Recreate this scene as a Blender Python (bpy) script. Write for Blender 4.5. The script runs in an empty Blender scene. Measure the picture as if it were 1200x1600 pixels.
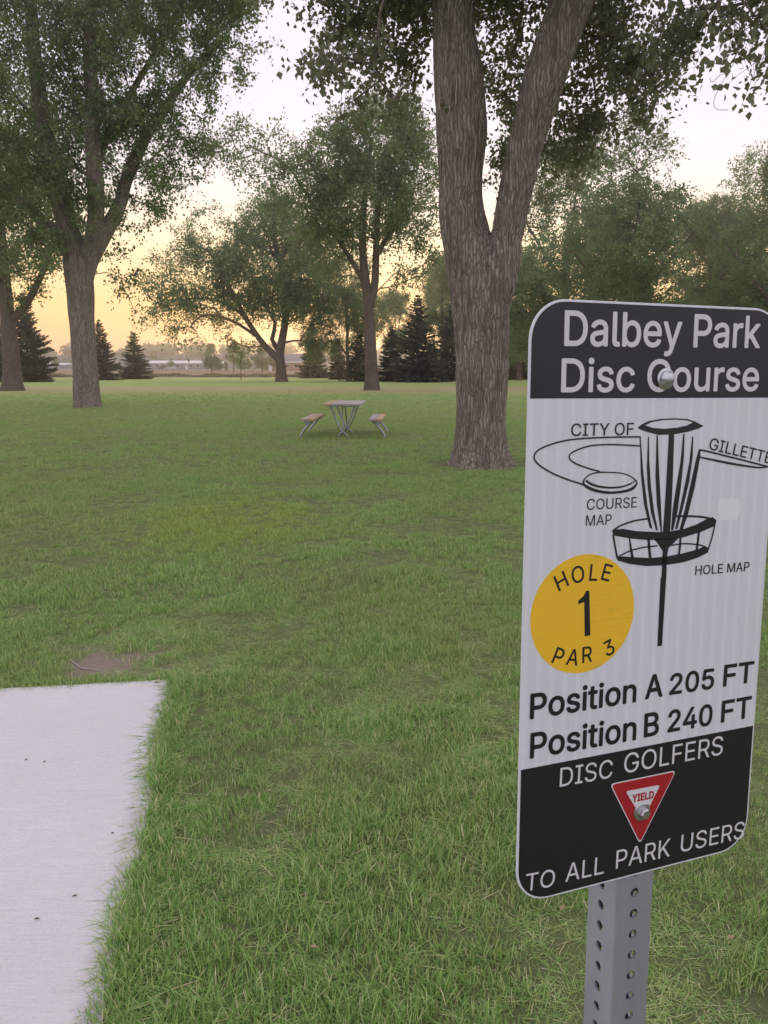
import bpy, bmesh, math, random
import numpy as np
from mathutils import Vector, Matrix

# ------------------------------------------------------------------ camera, sky, sun, exposure
sc = bpy.context.scene
COL = sc.collection
R = math.radians
FPX, PITCH, EYE = 1221.0, R(10.33), 1.47
cam = bpy.data.cameras.new('camera'); camo = bpy.data.objects.new('camera', cam); COL.objects.link(camo); sc.camera = camo
camo.location = (0, 0, EYE); camo.rotation_euler = (R(90) - PITCH, 0, 0)
cam.sensor_fit = 'VERTICAL'; cam.sensor_height = 36; cam.lens = FPX * 36 / 1600
cam.clip_start = .02; cam.clip_end = 6000

world = bpy.data.worlds.new('World'); sc.world = world; world.use_nodes = True
wn = world.node_tree; bg = wn.nodes['Background']
SUN_EL, SUN_AZ = 2.5, 1.0
sky = wn.nodes.new('ShaderNodeTexSky'); sky.sky_type = 'NISHITA'; sky.sun_disc = False
sky.sun_elevation = R(SUN_EL); sky.sun_rotation = R(SUN_AZ); sky.air_density = 1; sky.dust_density = 3; sky.ozone_density = 2
sm = wn.nodes.new('ShaderNodeVectorMath'); sm.operation = 'SCALE'; sm.inputs['Scale'].default_value = .1
sg = wn.nodes.new('ShaderNodeGamma'); sg.inputs[1].default_value = .10
def wnode(t, **k):
    n = wn.nodes.new('ShaderNode' + t)
    for a, b in k.items(): setattr(n, a, b)
    return n
def wramp(stops):
    n = wnode('ValToRGB'); e = n.color_ramp.elements
    while len(e) < len(stops): e.new(.5)
    for el, (p, c) in zip(e, stops): el.position = p; el.color = (*c, 1)
    return n
# dusk gradient by elevation, warm towards the sun, lavender away from it (same all round above 25 degrees)
tcw = wnode('TexCoord'); sep = wnode('SeparateXYZ'); wn.links.new(tcw.outputs['Generated'], sep.inputs[0])
el_ = lambda d: math.sin(R(d))
warm = wramp([(0, (.92, .38, .09)), (el_(2), (.94, .43, .11)), (el_(4.5), (.92, .52, .16)), (el_(8.5), (.82, .61, .37)), (el_(12), (.68, .595, .56)), (el_(17), (.59, .545, .615)), (el_(24), (.575, .54, .635)), (1, (.575, .54, .635))])
cool = wramp([(0, (.50, .46, .54)), (el_(10), (.56, .52, .61)), (el_(24), (.575, .54, .635)), (1, (.575, .54, .635))])
for r_ in (warm, cool): wn.links.new(sep.outputs[2], r_.inputs[0])
dt = wnode('VectorMath', operation='DOT_PRODUCT'); wn.links.new(tcw.outputs['Generated'], dt.inputs[0]); dt.inputs[1].default_value = (math.sin(R(SUN_AZ)), math.cos(R(SUN_AZ)), 0)
mr = wnode('MapRange', interpolation_type='SMOOTHSTEP'); mr.inputs['From Min'].default_value = -.3; mr.inputs['From Max'].default_value = .85; wn.links.new(dt.outputs['Value'], mr.inputs['Value'])
gm = wnode('Mix', data_type='RGBA'); wn.links.new(mr.outputs[0], gm.inputs[0]); wn.links.new(cool.outputs[0], gm.inputs[6]); wn.links.new(warm.outputs[0], gm.inputs[7])
sx = wnode('Mix', data_type='RGBA'); sx.inputs[0].default_value = .9
wn.links.new(sky.outputs[0], sm.inputs[0]); wn.links.new(sm.outputs[0], sg.inputs[0]); wn.links.new(sg.outputs[0], sx.inputs[6]); wn.links.new(gm.outputs[2], sx.inputs[7])
wn.links.new(sx.outputs[2], bg.inputs[0]); bg.inputs[1].default_value = 1.0

sl = bpy.data.lights.new('sun', 'SUN'); sl.energy = 1.0; sl.angle = R(2.0); sl.color = (1, .62, .3)
so = bpy.data.objects.new('sun', sl); COL.objects.link(so)
so.rotation_euler = Vector((math.sin(R(SUN_AZ)) * math.cos(R(SUN_EL)), math.cos(R(SUN_AZ)) * math.cos(R(SUN_EL)), math.sin(R(SUN_EL)))).to_track_quat('Z', 'Y').to_euler()
so.location = (0, 0, 40)
vs = sc.view_settings; vs.view_transform = 'Standard'; vs.look = 'None'; vs.exposure = 0.74; vs.gamma = 1; vs.use_curve_mapping = False
sc.cycles.max_bounces = 6; sc.cycles.diffuse_bounces = 3; sc.cycles.transmission_bounces = 4; sc.cycles.volume_bounces = 0

# ------------------------------------------------------------------ photo pixel -> world (a pixel gives a direction; depth comes from what it touches)
FW = np.array([0, math.cos(PITCH), -math.sin(PITCH)]); UP = np.array([0, math.sin(PITCH), math.cos(PITCH)]); RT = np.array([1., 0, 0])
CAMP = np.array([0, 0, EYE])
def ray(x, y): return FW + RT * (x - 600) / FPX + UP * (800 - y) / FPX
def onz(x, y, z=0.): d = ray(x, y); return CAMP + d * (z - EYE) / d[2]
def ony(x, y, Y): d = ray(x, y); return CAMP + d * Y / d[1]

# ------------------------------------------------------------------ helpers
def tag(o, label=None, cat=None, group=None, kind=None):
    if label: o['label'] = label
    if cat: o['category'] = cat
    if group: o['group'] = group
    if kind: o['kind'] = kind
    return o
def empty(name, loc, label=None, cat=None, group=None):
    o = bpy.data.objects.new(name, None); COL.objects.link(o); o.location = loc; o.empty_display_size = .2
    return tag(o, label, cat, group)
def link(name, me, mat=None, parent=None, smooth=False):
    if mat is not None and not me.materials: me.materials.append(mat)
    if smooth: me.polygons.foreach_set('use_smooth', np.ones(len(me.polygons), bool))
    o = bpy.data.objects.new(name, me); COL.objects.link(o)
    if parent is not None: o.parent = parent
    return o
def npmesh(name, v, f, attrs=None):
    """v (N,3), f (M,k) uniform faces"""
    v = np.asarray(v, np.float32); f = np.asarray(f, np.int32)
    me = bpy.data.meshes.new(name); k = f.shape[1]
    me.vertices.add(len(v)); me.vertices.foreach_set('co', v.ravel())
    me.loops.add(f.size); me.loops.foreach_set('vertex_index', f.ravel())
    me.polygons.add(len(f)); me.polygons.foreach_set('loop_start', np.arange(0, f.size, k, dtype=np.int32))
    try: me.polygons.foreach_set('loop_total', np.full(len(f), k, np.int32))
    except Exception: pass
    for an, av in (attrs or {}).items():
        a = me.attributes.new(an, 'FLOAT', 'POINT'); a.data.foreach_set('value', np.asarray(av, np.float32))
    me.update(calc_edges=True); me.validate()
    return me
def pymesh(name, v, f):
    me = bpy.data.meshes.new(name); me.from_pydata([tuple(map(float, p)) for p in v], [], f); me.update(); return me
def box_bm(bm, cx, cy, cz, sx_, sy_, sz_, rot=None, bevel=0):
    r = bmesh.ops.create_cube(bm, size=1)
    M = Matrix.Translation((cx, cy, cz)) @ (rot or Matrix.Identity(4)) @ Matrix.Diagonal((sx_, sy_, sz_, 1))
    bmesh.ops.transform(bm, matrix=M, verts=r['verts'])
    if bevel:
        es = list({e for vv in r['verts'] for e in vv.link_edges})
        bmesh.ops.bevel(bm, geom=es, offset=bevel, segments=2, affect='EDGES')
def box(name, mat, parent, c, s, rot=None, bevel=0):
    bm = bmesh.new(); box_bm(bm, *c, *s, rot=rot, bevel=bevel)
    me = bpy.data.meshes.new(name); bm.to_mesh(me); bm.free(); return link(name, me, mat, parent)
def frames(pts):
    t = np.gradient(pts, axis=0); t /= np.linalg.norm(t, axis=1)[:, None] + 1e-9
    ref = np.array([0., 1., 0.13]); n = np.zeros_like(pts); b = np.zeros_like(pts)
    for i in range(len(pts)):
        u = ref - t[i] * (ref @ t[i])
        if np.linalg.norm(u) < 1e-4: u = np.array([1., 0, 0]) - t[i] * t[i][0]
        u /= np.linalg.norm(u); n[i] = u; b[i] = np.cross(t[i], u); ref = u
    return t, n, b
def tube(pts, rad, k, closed_end=True):
    pts = np.asarray(pts, float); rad = np.broadcast_to(rad, (len(pts),))
    t, n, b = frames(pts); a = np.arange(k) / k * 2 * math.pi
    v = pts[:, None] + rad[:, None, None] * (np.cos(a)[None, :, None] * n[:, None] + np.sin(a)[None, :, None] * b[:, None])
    v = v.reshape(-1, 3); m = len(pts)
    i = np.arange(m - 1)[:, None] * k; j = np.arange(k)[None]; j2 = (j + 1) % k
    f = np.stack([i + j, i + j2, i + k + j2, i + k + j], -1).reshape(-1, 4)
    return v, f
def catmull(P, n):
    P = np.asarray(P, float); Q = np.vstack([2 * P[0] - P[1], P, 2 * P[-1] - P[-2]]); out = []
    for i in range(1, len(Q) - 2):
        for s in np.linspace(0, 1, n, endpoint=False):
            a, b, c, d = Q[i - 1], Q[i], Q[i + 1], Q[i + 2]
            out.append(.5 * (2 * b + (c - a) * s + (2 * a - 5 * b + 4 * c - d) * s * s + (3 * b - a - 3 * c + d) * s ** 3))
    out.append(P[-1]); return np.array(out)
def _h(i, j, k, s):
    n = (i * 374761393 + j * 668265263 + k * 2147483647 + s * 1274126177) & 0xffffffff
    n = ((n ^ (n >> 13)) * 1274126177) & 0xffffffff
    return ((n ^ (n >> 16)) & 0xffff) / 65535.
def vnoise(p, s=0):
    p = np.asarray(p, float); q = np.floor(p).astype(np.int64); f = p - q; f = f * f * (3 - 2 * f); o = 0
    for a in (0, 1):
        for b in (0, 1):
            for c in (0, 1):
                w = (f[..., 0] if a else 1 - f[..., 0]) * (f[..., 1] if b else 1 - f[..., 1]) * (f[..., 2] if c else 1 - f[..., 2])
                o = o + w * _h(q[..., 0] + a, q[..., 1] + b, q[..., 2] + c, s)
    return o

# ------------------------------------------------------------------ materials
class NT:
    def __init__(s, name):
        s.m = bpy.data.materials.new(name); s.m.use_nodes = True; s.t = s.m.node_tree; s.p = s.t.nodes['Principled BSDF']; s.out = s.t.nodes['Material Output']
    def n(s, typ, **kw):
        o = s.t.nodes.new('ShaderNode' + typ)
        for k, v in kw.items():
            if hasattr(o, k) and k not in ('Scale',): setattr(o, k, v)
            else: o.inputs[k].default_value = v
        return o
    def l(s, a, b): s.t.links.new(a, b)
    def noise(s, scale, vec=None, detail=4, rough=.55, dist=0):
        o = s.n('TexNoise'); o.inputs['Scale'].default_value = scale; o.inputs['Detail'].default_value = detail; o.inputs['Roughness'].default_value = rough; o.inputs['Distortion'].default_value = dist
        if vec is not None: s.l(vec, o.inputs['Vector'])
        return o.outputs['Fac']
    def ramp(s, fac, stops):
        o = s.n('ValToRGB'); e = o.color_ramp.elements
        while len(e) < len(stops): e.new(.5)
        for el, (p, c) in zip(e, stops): el.position = p; el.color = c if len(c) == 4 else (*c, 1)
        s.l(fac, o.inputs[0]); return o.outputs[0]
    def mix(s, fac, a, b, mode='MIX'):
        o = s.n('Mix'); o.data_type = 'RGBA'; o.blend_type = mode
        for v, i in ((fac, 0), (a, 6), (b, 7)):
            if isinstance(v, (int, float)): o.inputs[i].default_value = v
            elif isinstance(v, tuple): o.inputs[i].default_value = (*v, 1) if len(v) == 3 else v
            else: s.l(v, o.inputs[i])
        return o.outputs[2]
    def math(s, op, a, b=None, c=None):
        o = s.n('Math'); o.operation = op
        for v, i in ((a, 0), (b, 1), (c, 2)):
            if v is None: continue
            if isinstance(v, (int, float)): o.inputs[i].default_value = v
            else: s.l(v, o.inputs[i])
        return o.outputs[0]
    def pos(s): return s.n('NewGeometry').outputs['Position']
    def mapping(s, vec, scale=(1, 1, 1), loc=(0, 0, 0), rot=(0, 0, 0)):
        o = s.n('Mapping'); o.inputs['Scale'].default_value = scale; o.inputs['Location'].default_value = loc; o.inputs['Rotation'].default_value = rot; s.l(vec, o.inputs[0]); return o.outputs[0]
    def bump(s, h, strength, dist):
        o = s.n('Bump'); o.inputs['Strength'].default_value = strength; o.inputs['Distance'].default_value = dist; s.l(h, o.inputs['Height']); s.l(o.outputs[0], s.p.inputs['Normal']); return o
    def base(s, c):
        if isinstance(c, tuple): s.p.inputs['Base Color'].default_value = (*c[:3], 1)
        else: s.l(c, s.p.inputs['Base Color'])
    def set(s, rough=None, metal=None, spec=None):
        if rough is not None: s.p.inputs['Roughness'].default_value = rough
        if metal is not None: s.p.inputs['Metallic'].default_value = metal
        if spec is not None: s.p.inputs['Specular IOR Level'].default_value = spec
def plain(name, c, rough=.6, metal=0., spec=.5, var=.15, scale=30., bump=0.):
    a = NT(name); a.set(rough, metal, spec)
    tc = a.n('TexCoord').outputs['Object']; nz = a.noise(scale, tc)
    a.base(a.mix(nz, tuple(x * (1 - var) for x in c), tuple(min(1, x * (1 + var)) for x in c)))
    if bump: a.bump(nz, bump, .01)
    return a.m
def leaf_mat(name, dark, light, trans, tw=.4, gloss=.3):
    a = NT(name); at = a.n('Attribute'); at.attribute_name = 'rnd'
    c = a.mix(at.outputs['Fac'], dark, light)
    tr = a.n('BsdfTranslucent'); a.l(a.mix(at.outputs['Fac'], tuple(x * .75 for x in trans), trans), tr.inputs['Color'])
    a.base(c); a.set(.55, 0, gloss)
    mx = a.n('MixShader'); mx.inputs[0].default_value = tw; a.l(a.p.outputs[0], mx.inputs[1]); a.l(tr.outputs[0], mx.inputs[2]); a.l(mx.outputs[0], a.out.inputs['Surface'])
    return a.m
def bark_mat(name, dark, light, sc_=1.0, zs=.075):
    a = NT(name); a.set(.9, 0, .15); p = a.n('TexCoord').outputs['Object']
    wv = a.n('VectorMath'); wv.operation = 'MULTIPLY_ADD'
    nz = a.n('TexNoise'); nz.inputs['Scale'].default_value = 3 * sc_; a.l(p, nz.inputs['Vector'])
    a.l(nz.outputs['Color'], wv.inputs[0]); wv.inputs[1].default_value = (.13, .13, .9); a.l(p, wv.inputs[2])
    mp = a.mapping(wv.outputs[0], (1, 1, zs))
    vo = a.n('TexVoronoi'); vo.feature = 'DISTANCE_TO_EDGE'; vo.inputs['Scale'].default_value = 24 * sc_; a.l(mp, vo.inputs['Vector'])
    e = a.math('MINIMUM', vo.outputs['Distance'], .35); e = a.math('MULTIPLY', e, 2.4)
    fine = a.noise(60 * sc_, a.mapping(p, (1, 1, .3)), 5, .65)
    big = a.noise(1.3 * sc_, p, 3)
    h = a.math('ADD', e, a.math('MULTIPLY', fine, .45))
    c = a.ramp(a.math('ADD', a.math('MULTIPLY', e, .35), a.math('MULTIPLY', fine, .65)), [(.12, dark), (.55, tuple((x + y) / 2 for x, y in zip(dark, light))), (.95, light)])
    rg = a.n('Attribute'); rg.attribute_name = 'ridge'
    c = a.mix(a.ramp(rg.outputs['Fac'], [(.3, (.6,) * 3), (.75, (0, 0, 0))]), c, tuple(x * .45 for x in dark))
    c = a.mix(a.ramp(a.math('ADD', vo.outputs['Distance'], a.math('MULTIPLY', fine, .06)), [(.05, (.68,) * 3), (.17, (0, 0, 0))]), c, tuple(x * .5 for x in dark))
    c = a.mix(a.math('MULTIPLY', big, .6), c, a.mix(.5, c, (.34, .24, .18)), 'MIX'); a.base(c); a.bump(h, .9, .035 / sc_); return a.m

M = {}
M['bark'] = bark_mat('cottonwood_bark', (.175, .15, .12), (.62, .555, .47))
M['bark_far'] = bark_mat('far_bark', (.12, .095, .08), (.32, .265, .225), .6)
M['leaf_near'] = leaf_mat('leaf_near', (.105, .125, .072), (.235, .26, .15), (.28, .32, .15), .43)
M['leaf'] = leaf_mat('leaf', (.10, .145, .07), (.245, .32, .15), (.31, .41, .15), .47)
M['leaf_pale'] = leaf_mat('leaf_pale', (.135, .18, .085), (.29, .365, .165), (.39, .48, .19), .5)
M['needle'] = leaf_mat('needle', (.06, .072, .045), (.14, .16, .10), (.14, .15, .07), .25, .15)
M['shrub'] = leaf_mat('shrub', (.06, .08, .04), (.12, .14, .07), (.12, .14, .05), .25)
M['dry'] = leaf_mat('dry_weed', (.17, .16, .08), (.30, .27, .15), (.25, .22, .1), .3)

# ------------------------------------------------------------------ ground: one sheet, lawn in front, rough field rising beyond
def gz(x, y):
    x = np.asarray(x, float); y = np.asarray(y, float); d = np.maximum(y - 150, 0)
    far = 1.9 * (1 - np.exp(-(d / 160) ** 1.3))
    und = .05 * (vnoise(np.stack([x * .12, y * .12, x * 0], -1), 3) - .5) * np.clip((np.hypot(x, y) - 3) / 8, 0, 1)
    return far + und
def ground_mat():
    a = NT('lawn'); a.set(.95, 0, .1); p = a.pos()
    n1 = a.noise(.35, p, 5, .6); n2 = a.noise(2.3, p, 5, .65); n3 = a.noise(28, p, 4, .7); n4 = a.noise(.09, p, 3)
    c = a.ramp(a.math('ADD', a.math('MULTIPLY', n2, .6), a.math('MULTIPLY', n3, .4)), [(.3, (.12, .125, .06)), (.5, (.16, .20, .085)), (.7, (.21, .235, .10))])
    c = a.mix(a.ramp(a.noise(1.5, p, 4), [(.38, (.5,) * 3), (.5, (0, 0, 0))]), c, a.mix(n3, (.13, .14, .07), (.23, .22, .13)))
    c = a.mix(a.ramp(n1, [(.45, (0, 0, 0)), (.72, (1, 1, 1))]), c, a.mix(n3, (.18, .17, .095), (.25, .235, .13)))
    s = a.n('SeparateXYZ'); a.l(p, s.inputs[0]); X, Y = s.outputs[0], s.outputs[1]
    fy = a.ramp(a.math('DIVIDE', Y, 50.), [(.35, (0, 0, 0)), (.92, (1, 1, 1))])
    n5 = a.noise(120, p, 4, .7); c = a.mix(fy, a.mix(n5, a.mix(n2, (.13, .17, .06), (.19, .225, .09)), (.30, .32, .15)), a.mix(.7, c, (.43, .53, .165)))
    # worn dry strip across the lawn
    w = a.math('MULTIPLY', a.math('SUBTRACT', a.noise(.12, p, 3), .5), 16.)
    d = a.math('ABSOLUTE', a.math('SUBTRACT', a.math('ADD', Y, w), 60.)); strip = a.math('MULTIPLY', a.ramp(a.math('DIVIDE', d, 13.), [(.25, (1, 1, 1)), (1, (0, 0, 0))]), a.ramp(n4, [(.3, (.35,) * 3), (.6, (1, 1, 1))]))
    c = a.mix(a.math('MULTIPLY', strip, .95), c, a.mix(n2, (.42, .32, .185), (.54, .42, .26)))
    # bare earth by the pad
    q = onz(158, 1038); e = a.n('VectorMath'); e.operation = 'DISTANCE'; a.l(a.mapping(p, (1, 1.5, 1), (-q[0], -q[1] * 1.5, 0)), e.inputs[0])
    dm = a.ramp(a.math('ADD', e.outputs['Value'], a.math('MULTIPLY', n2, .35)), [(.36, (1, 1, 1)), (.7, (0, 0, 0))])
    c = a.mix(dm, c, a.mix(n3, (.32, .25, .185), (.55, .45, .35)))
    q = onz(753, 727); e2 = a.n('VectorMath'); e2.operation = 'DISTANCE'; a.l(p, e2.inputs[0]); e2.inputs[1].default_value = (q[0], q[1], 0)
    c = a.mix(a.ramp(a.math('ADD', e2.outputs['Value'], a.math('MULTIPLY', n2, .6)), [(.75, (.85,) * 3), (1.1, (0, 0, 0))]), c, a.mix(n5, (.17, .13, .09), (.34, .27, .2)))
    # field beyond the lawn
    f1 = a.ramp(a.math('DIVIDE', a.math('ADD', Y, a.math('MULTIPLY', w, .6)), 400.), [(.365, (0, 0, 0)), (.385, (1, 1, 1))])
    fc = a.ramp(a.noise(.02, a.mapping(p, (.25, 1, 1)), 4), [(.35, (.16, .16, .075)), (.5, (.30, .23, .14)), (.65, (.36, .27, .18))])
    c = a.mix(f1, c, fc); a.base(c)
    a.bump(a.math('ADD', a.math('ADD', n3, n2), n5), .9, .03); return a.m
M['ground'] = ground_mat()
def grid_axis(lo, hi, fine_lo, fine_hi, n_f, n_c):
    a = np.linspace(fine_lo, fine_hi, n_f)
    up = fine_hi + (np.linspace(0, 1, n_c)[1:] ** 2.2) * (hi - fine_hi); dn = fine_lo - (np.linspace(0, 1, n_c)[1:] ** 2.2) * (fine_lo - lo)
    return np.concatenate([dn[::-1], a, up])
gx = grid_axis(-1500, 1500, -40, 40, 81, 30); gy = grid_axis(-200, 1350, -10, 160, 120, 40)
XX, YY = np.meshgrid(gx, gy); V = np.stack([XX, YY, gz(XX, YY)], -1).reshape(-1, 3); nx, ny = len(gx), len(gy)
ii = (np.arange(ny - 1)[:, None] * nx + np.arange(nx - 1)[None]).ravel()
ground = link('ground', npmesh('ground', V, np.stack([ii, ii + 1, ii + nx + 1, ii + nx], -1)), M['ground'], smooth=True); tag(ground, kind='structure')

# concrete tee pad
def conc_mat():
    a = NT('concrete'); a.set(.9, 0, .25); p = a.pos()
    mp = a.mapping(p, (1.2, 26, 1), rot=(0, 0, R(4)))
    br = a.noise(5, mp, 4, .6); big = a.noise(1.1, p, 4); fine = a.noise(160, p, 3, .7); sp = a.noise(900, p, 1)
    c = a.mix(a.ramp(big, [(.3, (0, 0, 0)), (.7, (1, 1, 1))]), (.63, .62, .61), (.74, .725, .71)); c = a.mix(.5, c, a.mix(br, (.51, .50, .495), (.88, .865, .845)))
    c = a.mix(a.ramp(fine, [(.3, (.6,) * 3), (.45, (0, 0, 0))]), c, (.5, .48, .475)); c = a.mix(a.ramp(a.noise(2.2, p, 6, .7), [(.62, (0, 0, 0)), (.75, (.4,) * 3)]), c, (.52, .45, .42)); dn = a.n('VectorMath'); dn.operation = 'DOT_PRODUCT'; a.l(a.mapping(p, loc=(-float(PC[0]), -float(PC[1]), 0)), dn.inputs[0]); sg_ = 1. if PADN @ dirx[:2] > 0 else -1.; dn.inputs[1].default_value = (sg_ * float(PADN[0]), sg_ * float(PADN[1]), 0)
    ed = a.math('ADD', dn.outputs['Value'], a.math('MULTIPLY', a.noise(7, p, 5, .7), .16)); c = a.mix(a.ramp(ed, [(.07, (.75,) * 3), (.17, (0, 0, 0))]), c, (.36, .31, .27)); a.base(c)
    a.bump(a.math('ADD', a.math('MULTIPLY', br, 1.2), fine), .6, .006); return a.m
PC = onz(279, 1063); PL = onz(-40, 1080); PE = onz(194, 1470)
dirx = (PL - PC); dirx /= np.linalg.norm(dirx); diry = (PE - PC); diry /= np.linalg.norm(diry)
PADN = np.array([-diry[1], diry[0]])  # normal of right edge
M['concrete'] = conc_mat()
pad_pts = [PC, PC + diry * 4.2, PC + diry * 4.2 + dirx * 1.8, PC + dirx * 1.8]
bm = bmesh.new(); fv = [bm.verts.new((p[0], p[1], -.10)) for p in pad_pts]; fc = bm.faces.new(fv)
ex = bmesh.ops.extrude_face_region(bm, geom=[fc]); bmesh.ops.translate(bm, vec=(0, 0, .110), verts=[v for v in ex['geom'] if isinstance(v, bmesh.types.BMVert)])
bmesh.ops.recalc_face_normals(bm, faces=bm.faces)
bmesh.ops.bevel(bm, geom=[e for e in bm.edges if all(v.co.z > 0 for v in e.verts)], offset=.008, segments=2, affect='EDGES')
me = bpy.data.meshes.new('tee_pad'); bm.to_mesh(me); bm.free(); pad = link('tee_pad', me, M['concrete']); tag(pad, 'pale broom-finished concrete tee pad in the grass', 'tee pad', kind='structure')
def pad_inside(x, y, m=0.):
    # local coords along the two pad edges
    A = np.array([[dirx[0], diry[0]], [dirx[1], diry[1]]]); Ai = np.linalg.inv(A)
    u = Ai[0, 0] * (x - PC[0]) + Ai[0, 1] * (y - PC[1]); v = Ai[1, 0] * (x - PC[0]) + Ai[1, 1] * (y - PC[1])
    return (u > m) & (v > m)

# ------------------------------------------------------------------ trees
def leaves_mesh(name, P, L, rng, hang=.35, wid=.8, clus=None):
    """P (n,3) leaf bases, L (n,) lengths -> folded kite leaves"""
    n = len(P); d = rng.normal(size=(n, 3)); d[:, 2] -= hang * 2; d /= np.linalg.norm(d, axis=1)[:, None]
    s = np.cross(d, rng.normal(size=(n, 3))); s /= np.linalg.norm(s, axis=1)[:, None] + 1e-9; nn = np.cross(d, s)
    L = L[:, None]; w = L * wid * .5
    v = np.stack([P, P + d * L * .38 + s * w + nn * w * .25, P + d * L, P + d * L * .38 - s * w + nn * w * .25], 1).reshape(-1, 3)
    i = np.arange(n)[:, None] * 4
    f = np.concatenate([i + np.array([[0, 1, 2]]), i + np.array([[0, 2, 3]])], 0)
    return npmesh(name, v, f, {'rnd': np.repeat(rng.random(n) if clus is None else .55 * clus + .45 * rng.random(n), 4)})
def hi_trunk(pts, rads, k, seg, flare=0., amp=.03, freq=7., rng=0):
    """tube with bark ridges pushed out of it"""
    c = catmull(np.column_stack([pts, rads]), seg); P, r = c[:, :3], c[:, 3]
    z0 = P[0, 2]; a = np.arange(k) / k * 2 * math.pi
    t, n, b = frames(P)
    rr = r[:, None] * np.ones(k)[None]
    if flare:
        hz = np.maximum(P[:, 2] - z0, 0)[:, None]
        rr = rr * (1 + flare * np.exp(-hz / .32) * (1 + .5 * np.sin(a * 5 + 1 + rng)[None] + .3 * np.sin(a * 9 + 2)[None]))
    dirs = np.cos(a)[None, :, None] * n[:, None] + np.sin(a)[None, :, None] * b[:, None]
    q = P[:, None] + dirs * rr[..., None]
    w = vnoise(q * np.array([2.5, 2.5, 1.2]), 11)[..., None] * .5
    s = q * np.array([freq, freq, freq * .13]) + w
    n1 = 1 - np.abs(vnoise(s, 1) * 2 - 1); n2 = 1 - np.abs(vnoise(s * 2.1 + 7, 2) * 2 - 1); n3 = vnoise(q * 1.4, 5) - .5
    q = q + dirs * (amp * (n1 * 1.2 - .8) + amp * .5 * (n2 - .5) + amp * 2.2 * n3)[..., None]
    m = len(P); i = np.arange(m - 1)[:, None] * k; j = np.arange(k)[None]; j2 = (j + 1) % k
    return q.reshape(-1, 3), np.stack([i + j, i + j2, i + k + j2, i + k + j], -1).reshape(-1, 4), np.clip(.62 * n1 + .38 * n2, 0, 1).ravel()
def cat_meshes(parts):
    vs_, fs, o = [], [], 0
    for v, f, *_ in parts: vs_.append(v); fs.append(f + o); o += len(v)
    return np.concatenate(vs_), np.concatenate(fs)

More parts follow.
